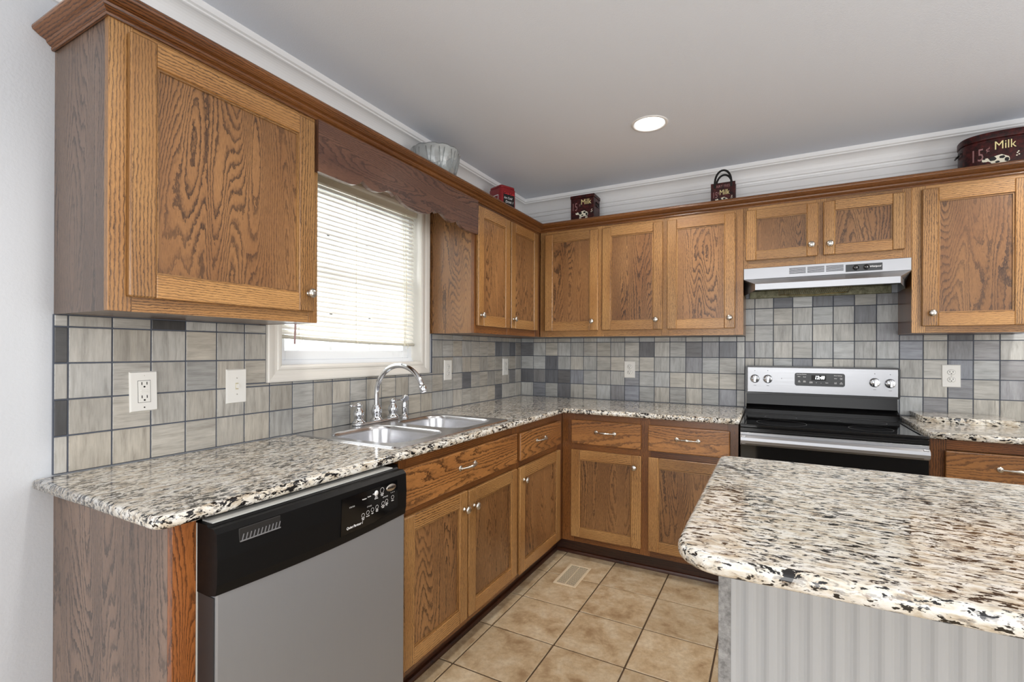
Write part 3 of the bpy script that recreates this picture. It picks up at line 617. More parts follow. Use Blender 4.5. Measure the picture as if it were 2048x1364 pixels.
# sink base
t = thing('base_cabinet', 'oak sink base cabinet with wide drawer front above two doors, right of the dishwasher', 'cabinet', (0.3, -1.66, 0), 'oak base cabinets')
bbody(SIDE, t, -2.100, -1.222)
rl = [(0.10, 0.145), (0.66, 0.708), (0.838, BT)]
frame(SIDE, t, [(-2.100, -2.06, TK, BT), (-1.262, -1.222, TK, BT)], [(-2.06, -1.262, a, c) for a, c in rl] + [], DB, OAKC)
drawer(SIDE, t, -2.088, -1.238, 0.700, 0.848, DB, -1.69); 
door(SIDE, t, -2.088, -1.688, 0.132, 0.674, DB, (-1.716, 0.602)); door(SIDE, t, -1.680, -1.238, 0.132, 0.670, DB, (-1.640, 0.598))
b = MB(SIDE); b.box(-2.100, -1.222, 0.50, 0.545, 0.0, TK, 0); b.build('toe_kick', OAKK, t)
# drawer + door base near the corner
t = thing('base_cabinet', 'narrow oak base cabinet, one drawer over one door, right of the sink base', 'cabinet', (0.3, -0.92, 0), 'oak base cabinets')
bbody(SIDE, t, -1.2215, -0.612)
frame(SIDE, t, [(-1.2215, -1.19, TK, BT), (-0.69, -0.6105, TK, BT)], [(-1.19, -0.69, a, c) for a, c in rl], DB, OAKC)
drawer(SIDE, t, -1.204, -0.672, 0.700, 0.842, DB, -0.955); door(SIDE, t, -1.222 + 0.014, -0.678, 0.120, 0.666, DB, (-1.168, 0.598))
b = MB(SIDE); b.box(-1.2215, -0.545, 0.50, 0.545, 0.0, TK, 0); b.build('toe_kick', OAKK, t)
# back run base
t = thing('base_cabinet', 'oak base cabinet with two drawers over two doors left of the range', 'cabinet', (1.1, -0.3, 0), 'oak base cabinets')
bbody(BACK, t, 0.612, 1.604)
frame(BACK, t, [(0.6115, 0.69, TK, BT), (1.09, 1.15, TK, BT), (1.552, 1.604, TK, BT)], [(s0, s1, a, c) for s0, s1 in ((0.69, 1.09), (1.15, 1.552)) for a, c in rl], DB, OAKC)
drawer(BACK, t, 0.677, 1.100, 0.703, 0.847, DB, 0.890); drawer(BACK, t, 1.140, 1.564, 0.703, 0.847, DB, 1.352)
door(BACK, t, 0.675, 1.101, 0.136, 0.666, DB, (1.065, 0.600)); door(BACK, t, 1.141, 1.565, 0.136, 0.666, DB, (1.528, 0.600))
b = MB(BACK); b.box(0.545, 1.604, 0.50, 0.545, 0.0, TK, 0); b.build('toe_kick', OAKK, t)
# right of the range
t = thing('base_cabinet', 'oak base cabinet with a wide drawer at the right edge, right of the range', 'cabinet', (2.66, -0.3, 0), 'oak base cabinets')
bbody(BACK, t, 2.3755, 2.945)
frame(BACK, t, [(2.3755, 2.435, TK, BT), (2.885, 2.945, TK, BT)], [(2.435, 2.885, a, c) for a, c in rl], DB, OAKC)
drawer(BACK, t, 2.428, 2.893, 0.700, 0.836, DB, 2.66); door(BACK, t, 2.428, 2.893, 0.136, 0.666, DB, (2.47, 0.60))
b = MB(BACK); b.box(2.3755, 2.945, 0.50, 0.545, 0.0, TK, 0); b.build('toe_kick', OAKK, t)
# shoe moulding along the toe kicks
b = MB(); sh = [(0.0, 0.0), (0.015, 0.0), (0.014, 0.008), (0.009, 0.016), (0.0, 0.019)]
b.sweep(sh, [(0.5455, -2.098), (0.5455, -0.5455), (1.604, -0.5455)])
tag(b.build('shoe_moulding', OAKK), 'dark quarter-round shoe moulding along the floor under the base cabinets', 'moulding')

# ------------------------------------------------------------------ counters
def off_poly(P, d):
    n = len(P); out = []
    for i in range(n):
        a = Vector(P[i]) - Vector(P[i - 1]); c = Vector(P[(i + 1) % n]) - Vector(P[i]); a.normalize(); c.normalize()
        na = Vector((-a.y, a.x)); nc = Vector((-c.y, c.x)); o = (na + nc) / (1 + na.dot(nc)); out.append((P[i][0] + o.x * d, P[i][1] + o.y * d))
    return out      # CCW polygon, inward for d>0
def round_poly(P, rad, seg=6):
    out = []; n = len(P)
    for i in range(n):
        r = rad[i]
        if r <= 0: out.append(P[i]); continue
        p0, p, p1 = Vector(P[i - 1]), Vector(P[i]), Vector(P[(i + 1) % n]); a = (p0 - p).normalized(); c = (p1 - p).normalized()
        ang = a.angle(c); L = r / math.tan(ang / 2); A = p + a * L; Cc = p + c * L; ce = p + (a + c).normalized() * (r / math.sin(ang / 2))
        for k_ in range(seg + 1):
            q = A.lerp(Cc, k_ / seg); v = (q - ce).normalized() * r + ce
            tt = k_ / seg; a0 = math.atan2(A.y - ce.y, A.x - ce.x); a1 = math.atan2(Cc.y - ce.y, Cc.x - ce.x); da = (a1 - a0 + PI) % (2 * PI) - PI
            out.append((ce.x + r * math.cos(a0 + da * tt), ce.y + r * math.sin(a0 + da * tt)))
    return out
def slab(b, outer, holes, z0, z1, rnd=0.011, tone=(1, 1, 1)):
    n = len(outer); prof = []
    for k_ in range(5): a = k_ / 4 * PI / 2; prof.append((rnd * (1 - math.sin(a)), z0 + rnd * (1 - math.cos(a))))
    prof = [(rnd * (1 - math.sin(k_ / 4 * PI / 2)), z0 + rnd - rnd * math.cos(k_ / 4 * PI / 2)) for k_ in range(5)] + [(rnd * (1 - math.cos(k_ / 4 * PI / 2)), z1 - rnd + rnd * math.sin(k_ / 4 * PI / 2)) for k_ in range(5)]
    loops = [[(x, y, z) for x, y in off_poly(outer, d)] for d, z in prof]; vs_ = [p_ for l in loops for p_ in l]; m = len(prof)
    b.add(vs_, [[j * n + i, j * n + (i + 1) % n, (j + 1) * n + (i + 1) % n, (j + 1) * n + i] for j in range(m - 1) for i in range(n)], None, tone, 0, True)
    for z, lp in ((z0, loops[0]), (z1, loops[-1])): v_, f_ = slab_faces([(q[0], q[1]) for q in lp], holes, z, True); b.add(v_, f_, None, tone)
    for h in holes:
        k_ = len(h); b.add([(x, y, z0) for x, y in h] + [(x, y, z1) for x, y in h], [[i, (i + 1) % k_, k_ + (i + 1) % k_, k_ + i] for i in range(k_)], None, tone)
CF = 0.642
P = [(0.011, -2.869), (CF, -2.869), (CF, -CF), (1.6085, -CF), (1.6085, -0.011), (0.011, -0.011)]
P = round_poly(P, [0, 0.035, 0.03, 0, 0, 0])
SX0, SX1, SY0, SY1 = 0.030, 0.592, -2.084, -1.252
hole = [(SX0 + 0.02, SY0 + 0.02), (SX1 - 0.02, SY0 + 0.02), (SX1 - 0.02, SY1 - 0.02), (SX0 + 0.02, SY1 - 0.02)]
b = MB(); slab(b, P, [hole], CT0, CT1)
tag(b.build('granite_countertop', GRY), 'L-shaped speckled granite countertop holding the sink and running to the range', 'countertop')
b = MB(); slab(b, [(2.373, -CF), (2.96, -CF), (2.96, -0.011), (2.373, -0.011)], [], CT0, CT1, 0.006)
tag(b.build('granite_countertop', GRX), 'short speckled granite countertop right of the range', 'countertop')
b = MB(); slab(b, [(2.424, -0.290), (2.780, -0.276), (2.780, -0.0125), (2.424, -0.0125)], [], CT1, CT1 + 0.030, 0.002)
tag(b.build('granite_slab', GRX), 'loose speckled granite slab lying on the counter right of the range', 'slab')
# island
b = MB(); P = round_poly([(1.604, -2.510), (3.05, -2.510), (3.05, -1.610), (1.604, -1.610)], [0.085, 0.05, 0.05, 0.04], 10); slab(b, P, [], CT0 - 0.003, CT1 + 0.001, 0.014)
tag(b.build('island_countertop', GRX), 'large speckled granite island countertop in the right foreground', 'countertop')
t = thing('kitchen_island', 'light grey beadboard kitchen island base under the foreground granite top', 'island', (2.3, -1.95, 0))
IX0, IX1, IY0, IY1 = 1.655, 3.0, -2.20, -1.66; IZ = CT0 - 0.0035
b = MB(); b.box(IX0 + 0.004, IX1, IY0 + 0.012, IY1, 0.0, IZ, 2); b.build('island_body', BEAD, t)
b = MB(); b.box(IX0, IX0 + 0.026, IY0 - 0.003, IY0 + 0.012, 0.0, IZ, 2, 0.001); b.build('corner_post', POST, t)['label'] = 'mottled darker grey corner strip'
b = MB(); x = IX0 + 0.026; pts = []; bd = 0.0406
pts.append((x, IY0))
while x < IX1 - bd:
    for q in range(9):
        tt = q / 8; pts.append((x + bd * tt, IY0 + 0.0075 * (0.5 - 0.5 * math.cos(2 * PI * tt)) ** 2))
    x += bd
pts += [(x, IY0 + 0.012), (IX0 + 0.026, IY0 + 0.012)]
pts = [pts[i] for i in range(len(pts)) if i == 0 or (Vector(pts[i]) - Vector(pts[i - 1])).length > 1e-6]
b.prism(pts, 0.0, IZ, 2, tone=(1, 1, 1), plane='sd'); b.build('beadboard_panel', BEAD, t)

# ------------------------------------------------------------------ sink
t = thing('kitchen_sink', 'stainless steel double-bowl drop-in sink set in the granite under the window', 'sink', (0.31, -1.668, CT1))
def rrect(x0, x1, y0, y1, r, seg=8): return round_poly([(x0, y0), (x1, y0), (x1, y1), (x0, y1)], [r] * 4, seg)
B1 = (0.150, 0.545, -2.040, -1.705); B2 = (0.150, 0.545, -1.640, -1.300); RZ = CT1 + 0.005
b = MB(); outer = rrect(SX0, SX1, SY0, SY1, 0.03, 5); inner = [rrect(*B, 0.085, 10) for B in (B1, B2)]
rim2 = off_poly(outer, 0.006); n_ = len(outer)
b.add([(x, y, CT1 + 0.0003) for x, y in outer] + [(x, y, RZ) for x, y in rim2], [[i, (i + 1) % n_, n_ + (i + 1) % n_, n_ + i] for i in range(n_)], smooth=False)
b.add(*slab_faces(rim2, inner, RZ, True)); b.build('rim', SINK, t)
def bowl(B):
    x0, x1, y0, y1 = B; b = MB(); rings = []; prof = [(0, 0.0), (0.003, -0.0015), (0.006, -0.005), (0.009, -0.02), (0.018, -0.14), (0.026, -0.158), (0.042, -0.170), (0.07, -0.174), (0.13, -0.176)]
    for o, z in prof: rings.append([(x, y, RZ + z) for x, y in rrect(x0 + o, x1 - o, y0 + o, y1 - o, max(0.085 - o * 0.45, 0.02), 10)])
    n_ = len(rings[0]); b.add([p_ for r_ in rings for p_ in r_], [[j * n_ + i, j * n_ + (i + 1) % n_, (j + 1) * n_ + (i + 1) % n_, (j + 1) * n_ + i] for j in range(len(rings) - 1) for i in range(n_)], smooth=True)
    b.add(rings[-1], [list(range(n_))]); o = b.build('bowl', SINK, t)
    b = MB(); b.lathe([(0.043, 0.0), (0.040, 0.002), (0.034, 0.001), (0.026, -0.001), (0.0, -0.001)], ((x0 + x1) / 2, (y0 + y1) / 2, RZ - 0.1755), seg=24); b.build('drain', CHROME, o)
bowl(B1); bowl(B2)
# faucet
FX = 0.088; FYC = -1.668
t = thing('kitchen_faucet', 'chrome gooseneck faucet with two lever handles behind the sink', 'faucet', (FX, FYC, RZ))
b = MB(); pl = rrect(FX - 0.026, FX + 0.026, FYC - 0.145, FYC + 0.145, 0.025, 8); slab(b, pl, [], RZ, RZ + 0.012, 0.005); b.build('deck_plate', CHROME, t)
def body(y, name):
    b = MB(); z = RZ + 0.012
    b.lathe([(0.030, 0), (0.029, 0.004), (0.022, 0.010), (0.0185, 0.014), (0.0185, 0.020), (0.023, 0.030), (0.0245, 0.040), (0.022, 0.052), (0.016, 0.062), (0.0135, 0.068), (0.0135, 0.072), (0.0155, 0.076), (0.016, 0.084), (0.012, 0.091), (0, 0.093)], (FX, y, z), seg=28); return b
for sg in (-1, 1):
    y = FYC + sg * 0.113; h = body(y, 'handle').build('handle', CHROME, t)
    b = MB(); z = RZ + 0.012 + 0.080; b.tube([(FX, y, z), (FX + 0.004, y + sg * 0.020, z + 0.002), (FX + 0.006, y + sg * 0.045, z + 0.003), (FX + 0.008, y + sg * 0.062, z + 0.001)], [0.007, 0.0052, 0.0062, 0.0078], 12, flat=0.75); b.build('lever', CHROME, h)
b = MB(); z = RZ + 0.012
b.lathe([(0.030, 0), (0.029, 0.004), (0.022, 0.010), (0.0195, 0.016), (0.0245, 0.032), (0.026, 0.044), (0.023, 0.058), (0.0185, 0.066), (0.019, 0.070), (0.015, 0.073), (0.0, 0.074)], (FX, FYC, z), seg=28); b.build('spout_base', CHROME, t)
b = MB(); Rr = 0.143; zc = 1.052; path = [(FX, FYC, z + 0.06), (FX, FYC, 1.0), (FX, FYC, 1.03)]
for i in range(25): a = PI - i / 24 * (PI - 0.36); path.append((FX + Rr + Rr * math.cos(a), FYC + 0.0, zc + Rr * math.sin(a)))
path = path + []
b.tube(path, 0.0118, 16); sp_o = b.build('spout', CHROME, t)
e = Vector(path[-1]); dr = (Vector(path[-1]) - Vector(path[-2])).normalized()
b = MB(); b.tube([tuple(e - dr * 0.004), tuple(e + dr * 0.002), tuple(e + dr * 0.006), tuple(e + dr * 0.022), tuple(e + dr * 0.026)], [0.0125, 0.0155, 0.0165, 0.0165, 0.013], 20); b.build('aerator', CHROME, sp_o)
t = thing('side_sprayer', 'small chrome side sprayer standing right of the faucet handles', 'sprayer', (0.095, -1.478, RZ))
b = MB(); b.lathe([(0.024, 0), (0.023, 0.004), (0.016, 0.012), (0.0145, 0.020), (0, 0.021)], (0.095, -1.478, RZ), seg=24); b.build('holder', CHROME, t)
b = MB(); b.lathe([(0.0, 0.016), (0.010, 0.018), (0.0115, 0.030), (0.015, 0.050), (0.0125, 0.075), (0.010, 0.088), (0.0, 0.089)], (0.095, -1.478, RZ), seg=20)
b.tube([(0.085, -1.478, RZ + 0.098), (0.100, -1.482, RZ + 0.103), (0.112, -1.486, RZ + 0.103), (0.120, -1.489, RZ + 0.101)], [0.010, 0.017, 0.0165, 0.014], 18); b.build('spray_head', CHROME, t)

# ------------------------------------------------------------------ dishwasher
t = thing('dishwasher', 'stainless dishwasher with black control panel in the window-wall run', 'dishwasher', (0.4, -2.48, 0))
DY0, DY1, DX = -2.768, -2.181, 0.688; dy0 = DY0
b = MB(); b.box(0.03, 0.608, -2.770, -2.102, 0.10, 0.868); b.box(0.45, 0.55, -2.770, -2.102, 0.0, 0.10); b.build('tub_body', BLACKP, t)
b = MB(); b.box(0.609, 0.613, -2.7718, -2.762, 0.10, 0.872); b.build('side_flange', flat('pale_flange', rgb(206, 206, 200), 0.4), t)
b = MB(); b.box(0.640, DX - 0.006, DY0 - 0.0005, -2.150, 0.105, 0.735, bev=0.004, seg=2); dwd = b.build('door', DWSTEEL, t)
b = MB(); b.box(0.6145, 0.6395, -2.7705, -2.150, 0.105, 0.715); b.box(0.6395, DX - 0.011, -2.7712, -2.7686, 0.110, 0.715); b.build('door_edge', flat('dark_steel_edge', rgb(62, 62, 64), 0.4, 0.5), dwd)
# black fascia: side profile (x,z) extruded in y, gently bowed bottom
b = MB(); n_ = 12; secs = []
for i in range(n_ + 1):
    tt = i / n_; y = -2.7715 + tt * (-2.150 + 2.7715); bow = 0.010 * math.sin(PI * tt)
    secs.append([(0.611, y, 0.873), (0.650, y, 0.873), (0.655, y, 0.868), (0.676, y, 0.868), (DX, y, 0.858), (DX + 0.003, y, 0.80), (DX + 0.001, y, 0.745 - bow), (DX - 0.004, y, 0.722 - bow), (0.660, y, 0.716 - bow), (0.611, y, 0.716 - bow)])
m = 10; vs_ = [p_ for s_ in secs for p_ in s_]
b.add(vs_, [[i * m + j, (i + 1) * m + j, (i + 1) * m + (j + 1) % m, i * m + (j + 1) % m] for i in range(n_) for j in range(m)]); b.add(secs[0], [list(range(m))]); b.add(secs[-1], [list(range(m))])
fas = b.build('control_fascia', DWBLK, t)
b = MB(); b.box(0.612, 0.652, -2.760, -2.175, 0.8732, 0.8765); b.build('top_edge_highlight', flat('top_edge_highlight_paint', rgb(196, 196, 192), 0.3), fas)  # pale strip paints the light caught along the panel's top edge
fx = DX + 0.0034
def fz(z): return DX + 0.003 * (1 - abs(z - 0.80) / 0.058) if z > 0.742 else DX
b = MB(); b.box(DX - 0.012, DX + 0.0005, -2.722, -2.616, 0.824, 0.858, bev=0.002, mi=1)
b.box(DX + 0.0003, DX + 0.0022, -2.722, -2.616, 0.824, 0.826)
for i in range(11): y = -2.715 + i * 0.0095; b.prism([(y, 0.826), (y + 0.0012, 0.826), (y + 0.006, 0.840), (y + 0.0048, 0.840)], DX + 0.0003, DX + 0.0026)
for i in range(len(b.v)): pass
vent = MB(SIDE); vent.box(-2.722, -2.616, DX - 0.010, DX + 0.0022, 0.824, 0.856, bev=0.0015, mi=1)
for i in range(11): y = -2.716 + i * 0.0093; vent.prism([(y, 0.828), (y + 0.0016, 0.828), (y + 0.0056, 0.842), (y + 0.0040, 0.842)], DX, DX + 0.0040)
vent.box(-2.720, -2.617, DX, DX + 0.0042, 0.8255, 0.828)
vent.build('vent_grille', [flat('grille_grey', rgb(120, 120, 122), 0.4), HOLE], fas)
RV, UPV = (0, 1, 0), (0, 0, 1)
b = MB(SIDE); b.prism([(-2.428, 0.738), (-2.30, 0.740), (-2.192, 0.760), (-2.196, 0.846), (-2.424, 0.842)], DX + 0.001, DX + 0.0042)
ctl = b.build('control_panel', BLACKG, t)
fx = DX + 0.0044; b = MB()
def T(s, y, z, sz, **kw): b.text(s, (fx, y, z), RV, UPV, sz, **kw)
T('STATUS', -2.388, 0.812, 0.0058); T('Washing', -2.340, 0.822, 0.005, bold=0.0002); T('Drying', -2.320, 0.8245, 0.005, bold=0.0002); T('Clean', -2.300, 0.827, 0.005, bold=0.0002)
T('CYCLES', -2.320, 0.795, 0.0055); T('OPTIONS', -2.252, 0.806, 0.0055); T('Quiet Partner I', -2.378, 0.7545, 0.010, bold=0.0003, shear=0.2)
def ring(y, z, r, w_=0.0009):
    b = MB(); n_ = 20; vs_ = [(fx + 0.0005, y + q * math.cos(2 * PI * i / n_), z + q * math.sin(2 * PI * i / n_)) for q in (r, r - w_) for i in range(n_)]
    b.add(vs_, [[i, (i + 1) % n_, n_ + (i + 1) % n_, n_ + i] for i in range(n_)]); b.build('button', INKW, ctl)
for y, z, lab in ((-2.345, 0.775, 'Pots &\nPans'), (-2.326, 0.778, 'Normal'), (-2.307, 0.781, 'Light'), (-2.288, 0.784, 'Quick\nRinse'), (-2.262, 0.788, 'Hi-Temp\nWash'), (-2.246, 0.791, 'Heated\nDry'), (-2.219, 0.796, 'Hours')):
    ring(y, z, 0.0062); T(lab, y, z - 0.0105, 0.0042, bold=0.0002)
for y, z, lab in ((-2.291, 0.827, 'Start/\nResume'), (-2.266, 0.830, 'Cancel/\nDrain')):
    ring(y, z, 0.0085); T(lab, y, z - 0.0135, 0.0045, bold=0.0002)
q_ = MB(); q_.lathe([(0.0078, 0), (0.0078, 0.0012), (0, 0.0014)], (fx, -2.291, 0.827), 'x', 20); q_.build('start_button', INKW, ctl)
for i in range(3): ring(-2.226 + i * 0.007, 0.812, 0.0012)
b.build('printed_controls', INKW, ctl)
b = MB(); b.lathe([(0.0215, 0), (0.0215, 0.0018), (0.0195, 0.0026), (0.0, 0.0026)], (fx - 0.0003, -2.226, 0.829), 'x', 32, sq=(1, 0.5)); b.text('Whirlpool', (fx + 0.0024, -2.226, 0.829), RV, UPV, 0.0085, mi=1, bold=0.0002, shear=0.1); b.build('oval_badge', [NICKEL, HOLE], ctl)
b = MB(); b.box(0.55, 0.57, -2.768, -2.104, 0.0, 0.10); b.build('kick_plate', BLACKP, t)

# ------------------------------------------------------------------ range
t = thing('electric_range', 'freestanding stainless and black electric range with digital clock on the back wall', 'range', (1.99, -0.34, 0))
X0, X1 = 1.6125, 2.3675; XM = (X0 + X1) / 2
b = MB(); b.box(X0, X1, -0.625, -0.03, 0.03, 0.880); 
for x in (X0 + 0.03, X1 - 0.03):
    for y in (-0.08, -0.57): b.lathe([(0.015, 0.0), (0.015, 0.03)], (x, y, 0), seg=10)
b.build('oven_body', BLACKP, t)
b = MB(); b.box(X0, X1, -0.662, -0.105, 0.880, 0.893, bev=0.004, seg=2)
for q in ((X0, X1, -0.662, -0.640), (X0, X1, -0.125, -0.105), (X0, X0 + 0.022, -0.640, -0.125), (X1 - 0.022, X1, -0.640, -0.125)): b.box(q[0], q[1], q[2], q[3], 0.889, 0.897, bev=0.003, seg=2)
ck = b.build('cooktop', BLACKG, t)
for x, y, r in ((XM - 0.19, -0.50, 0.115), (XM + 0.19, -0.50, 0.09), (XM - 0.19, -0.25, 0.08), (XM + 0.19, -0.25, 0.105)):
    n_ = 40; b = MB(); b.add([(x + q * math.cos(2 * PI * i / n_), y + q * math.sin(2 * PI * i / n_), 0.8935) for q in (r, r - 0.0015) for i in range(n_)], [[i, (i + 1) % n_, n_ + (i + 1) % n_, n_ + i] for i in range(n_)]); b.build('burner_ring', INKG, ck)
# backguard
b = MB(); pr = [(-0.020, 0.880), (-0.105, 0.880), (-0.112, 0.897), (-0.112, 0.918), (-0.104, 0.926), (-0.080, 0.932), (-0.056, 0.945), (-0.050, 1.012), (-0.02, 1.012)]
n_ = len(pr); b.add([(X0 + 0.004, y, z) for y, z in pr] + [(X1 - 0.004, y, z) for y, z in pr], [[i, (i + 1) % n_, n_ + (i + 1) % n_, n_ + i] for i in range(n_)]); b.add([(X0 + 0.004, y, z) for y, z in pr], [list(range(n_))]); b.add([(X1 - 0.004, y, z) for y, z in pr], [list(range(n_))])
b.build('lower_backguard', flat('black_satin_glass', rgb(9, 9, 10), 0.2, Specular_IOR_Level=0.25), t)
b = MB(); P_ = rrect(X0 - 0.002, X1 + 0.004, 1.008, 1.180, 0.012, 5); bm = bmesh.new(); A = [bm.verts.new((x, -0.0745, z)) for x, z in P_]; B_ = [bm.verts.new((x, -0.014, z)) for x, z in P_]; n_ = len(P_)
bm.faces.new(A); bm.faces.new(B_[::-1]); [bm.faces.new((A[i], B_[i], B_[(i + 1) % n_], A[(i + 1) % n_])) for i in range(n_)]; bmesh.ops.recalc_face_normals(bm, faces=bm.faces); b.bm(bm, tone=(1, 1, 1)); bm.free()
bg = b.build('backguard', BLACKP, t)
b = MB(); b.box(X0 + 0.009, X1 - 0.006, -0.0785, -0.073, 1.019, 1.172, bev=0.003, seg=2); fp = b.build('control_panel', STEEL, t)
for i, (x, z) in enumerate(((1.663, 1.101), (1.733, 1.101), (2.258, 1.097), (2.327, 1.094))):
    b = MB(BACK); d = 0.0785
    b.lathe([(0.026, 0), (0.025, 0.003), (0.0235, 0.005), (0.0215, 0.017), (0.019, 0.019), (0, 0.019)], (x, d, z), 'd', 28)
    b.box(x - 0.0065, x + 0.0065, d + 0.017, d + 0.034, z - 0.021, z + 0.021, bev=0.003, seg=2); b.box(x - 0.0018, x + 0.0018, d + 0.0338, d + 0.0343, z + 0.010, z + 0.019, mi=1)
    b.build('control_knob', [CHROME, HOLE], t)
for x, z in ((1.663, 1.149), (1.733, 1.151), (2.258, 1.146), (2.327, 1.143), (1.806, 1.106)): b = MB(BACK); b.lathe([(0.0022, 0), (0.0022, 0.0004), (0, 0.0004)], (x, 0.0786, z), 'd', 10); b.build('indicator_dot', INKG, fp)
for x, z in ((1.663, 1.060), (1.733, 1.060), (2.258, 1.057), (2.327, 1.054)): b = MB(BACK); b.box(x - 0.007, x + 0.007, 0.0786, 0.0790, z - 0.001, z + 0.001); b.build('dial_mark', INKG, fp)
b = MB(); P_ = rrect(1.874, 2.121, 1.066, 1.142, 0.012, 5); b.add([(x, -0.0800, z) for x, z in P_] + [(x, -0.0785, z) for x, z in P_], [list(range(len(P_)))] + [[i, (i + 1) % len(P_), len(P_) + (i + 1) % len(P_), len(P_) + i] for i in range(len(P_))])
dp = b.build('display_panel', PANELG, t)
b = MB(); b.box(1.958, 2.030, -0.0806, -0.0799, 1.100, 1.130); b.build('clock_window', HOLE, dp)
b = MB(); b.text('12:48', (1.998, -0.0808, 1.1155), (1, 0, 0), (0, 0, 1), 0.0265, shear=0.2, bold=0.0008, sx=0.82); b.build('clock_digits', DIG, dp)['label'] = 'glowing digits reading 12:48'
b = MB()
for s_, x, z, sz in (('Cooking Options', 1.908, 1.134, 0.0072), ('Bake', 1.896, 1.120, 0.0066), ('Broil', 1.924, 1.119, 0.0066), ('Self\nClean', 1.897, 1.092, 0.0058), ('Keep\nWarm', 1.924, 1.092, 0.0058), ('Timer\nSet/Off', 1.956, 1.088, 0.0058), ('+', 1.983, 1.086, 0.010), ('-', 2.006, 1.086, 0.012), ('Start', 2.034, 1.087, 0.0070),
                     ('Oven Settings', 2.088, 1.130, 0.0070), ('Clock', 2.076, 1.113, 0.0058), ('Oven\nLight', 2.103, 1.113, 0.0058), ('Lock\nHold', 2.076, 1.087, 0.0058), ('Off\nCancel', 2.103, 1.087, 0.0058)):
    b.text(s_, (x, -0.0802, z), (1, 0, 0), (0, 0, 1), sz, bold=0.0002)
b.build('printed_labels', INKW, dp)
# oven door, trim and drawer
b = MB(); b.box(X0 + 0.001, X1 - 0.001, -0.662, -0.625, 0.860, 0.879, bev=0.002); b.box(X0 + 0.006, X1 - 0.006, -0.667, -0.660, 0.8615, 0.8655); b.build('control_lip', BLACKP, t)
b = MB(); b.box(X0 + 0.002, X1 - 0.002, -0.664, -0.626, 0.240, 0.854, bev=0.003); od = b.build('oven_door', BLACKG, t)
b = MB(); b.box(X0 + 0.003, X1 - 0.003, -0.668, -0.6645, 0.792, 0.856, bev=0.001); b.build('door_trim', STEEL, od)
b = MB(); hp = [(-0.669, 0.846), (-0.690, 0.843), (-0.702, 0.834), (-0.705, 0.820), (-0.702, 0.806), (-0.690, 0.797), (-0.680, 0.800), (-0.692, 0.812), (-0.694, 0.820), (-0.690, 0.832), (-0.669, 0.836)]
n_ = len(hp)
b.box(X0 + 0.008, X0 + 0.030, -0.7, -0.668, 0.80, 0.843, bev=0.003); b.box(X1 - 0.030, X1 - 0.008, -0.7, -0.668, 0.80, 0.843, bev=0.003)
b.add([(X0 + 0.006, y, z) for y, z in hp] + [(X1 - 0.006, y, z) for y, z in hp], [[i, (i + 1) % n_, n_ + (i + 1) % n_, n_ + i] for i in range(n_)]); b.add([(X0 + 0.006, y, z) for y, z in hp], [list(range(n_))]); b.add([(X1 - 0.006, y, z) for y, z in hp], [list(range(n_))])
b.build('oven_handle', STEEL, od)
b = MB(); b.box(X0 + 0.10, X1 - 0.10, -0.6665, -0.6638, 0.40, 0.70, bev=0.001); b.build('oven_window', BLACKG, od)
b = MB(); b.box(X0 + 0.002, X1 - 0.002, -0.660, -0.626, 0.06, 0.232, bev=0.003); b.build('storage_drawer', STEEL, t)

# ------------------------------------------------------------------ range hood
t = thing('range_hood', 'stainless steel under-cabinet range hood with vents above the range', 'range hood', (1.99, -0.2, 1.60))
hx0, hx1 = 1.611, 2.369; HY = -0.322
b = MB(); b.box(hx0, hx1, HY, -0.012, 1.678, 1.7415, bev=0.0015); b.build('hood_housing', STEEL, t)
b = MB(); ly, lx0, lx1 = -0.455, 1.674, 2.302; q = 0.0012
T0 = [(hx0, -0.012), (hx0, HY), (hx1, HY), (hx1, -0.012)]                      # top ring at 1.678
L1 = [(hx0, -0.012), (hx0, -0.200), (lx0, ly), (lx1, ly), (hx1, -0.200), (hx1, -0.012)]
z1, z0 = 1.634, 1.600
vt = [(hx0, -0.012, 1.678), (hx0, -0.20, 1.678), (hx0, HY, 1.678), (hx1, HY, 1.678), (hx1, -0.20, 1.678), (hx1, -0.012, 1.678)]
vm = [(hx0, -0.012, z1), (hx0, -0.20, z1), (lx0, ly, z1), (lx1, ly, z1), (hx1, -0.20, z1), (hx1, -0.012, z1)]
vb = [(p_[0], p_[1], z0) for p_ in vm]
vi = [(hx0 + q, -0.012, z0), (hx0 + q, -0.20, z0), (lx0 + q, ly + 0.010, z0), (lx1 - q, ly + 0.010, z0), (hx1 - q, -0.20, z0), (hx1 - q, -0.012, z0)]
vs_ = vt + vm + vb; fs_ = []
for r_ in range(2):
    for i in range(5): fs_.append([r_ * 6 + i, r_ * 6 + i + 1, r_ * 6 + 6 + i + 1, r_ * 6 + 6 + i])
b.add(vs_, fs_); b.box(lx0, lx1, ly, ly + 0.012, z0, z0 + 0.002); b.build('canopy', STEEL, t)
b = MB(); b.box(lx0 + 0.004, lx1 - 0.004, -0.40, -0.013, 1.640, 1.644); b.box(hx0 + 0.004, hx1 - 0.004, -0.195, -0.013, 1.644, 1.648); b.box(hx0 + 0.02, hx1 - 0.03, -0.035, -0.0125, 1.596, 1.640, bev=0.002); b.build('inner_liner', LINER, t)
b = MB()
for i in range(34): x = 1.80 + i * 0.0095; b.tube([(x, -0.36, 1.628), (x + 0.003, -0.30, 1.622), (x, -0.12, 1.606)], 0.0012, 5)
b.tube([(1.79, -0.115, 1.604), (1.96, -0.11, 1.596), (2.13, -0.115, 1.604)], 0.0022, 6); b.tube([(1.79, -0.115, 1.604), (1.79, -0.36, 1.63)], 0.0022, 6); b.tube([(2.13, -0.115, 1.604), (2.13, -0.36, 1.63)], 0.0022, 6)
b.build('grease_filter', flat('brass_mesh', rgb(150, 128, 74), 0.4, 0.6), t)
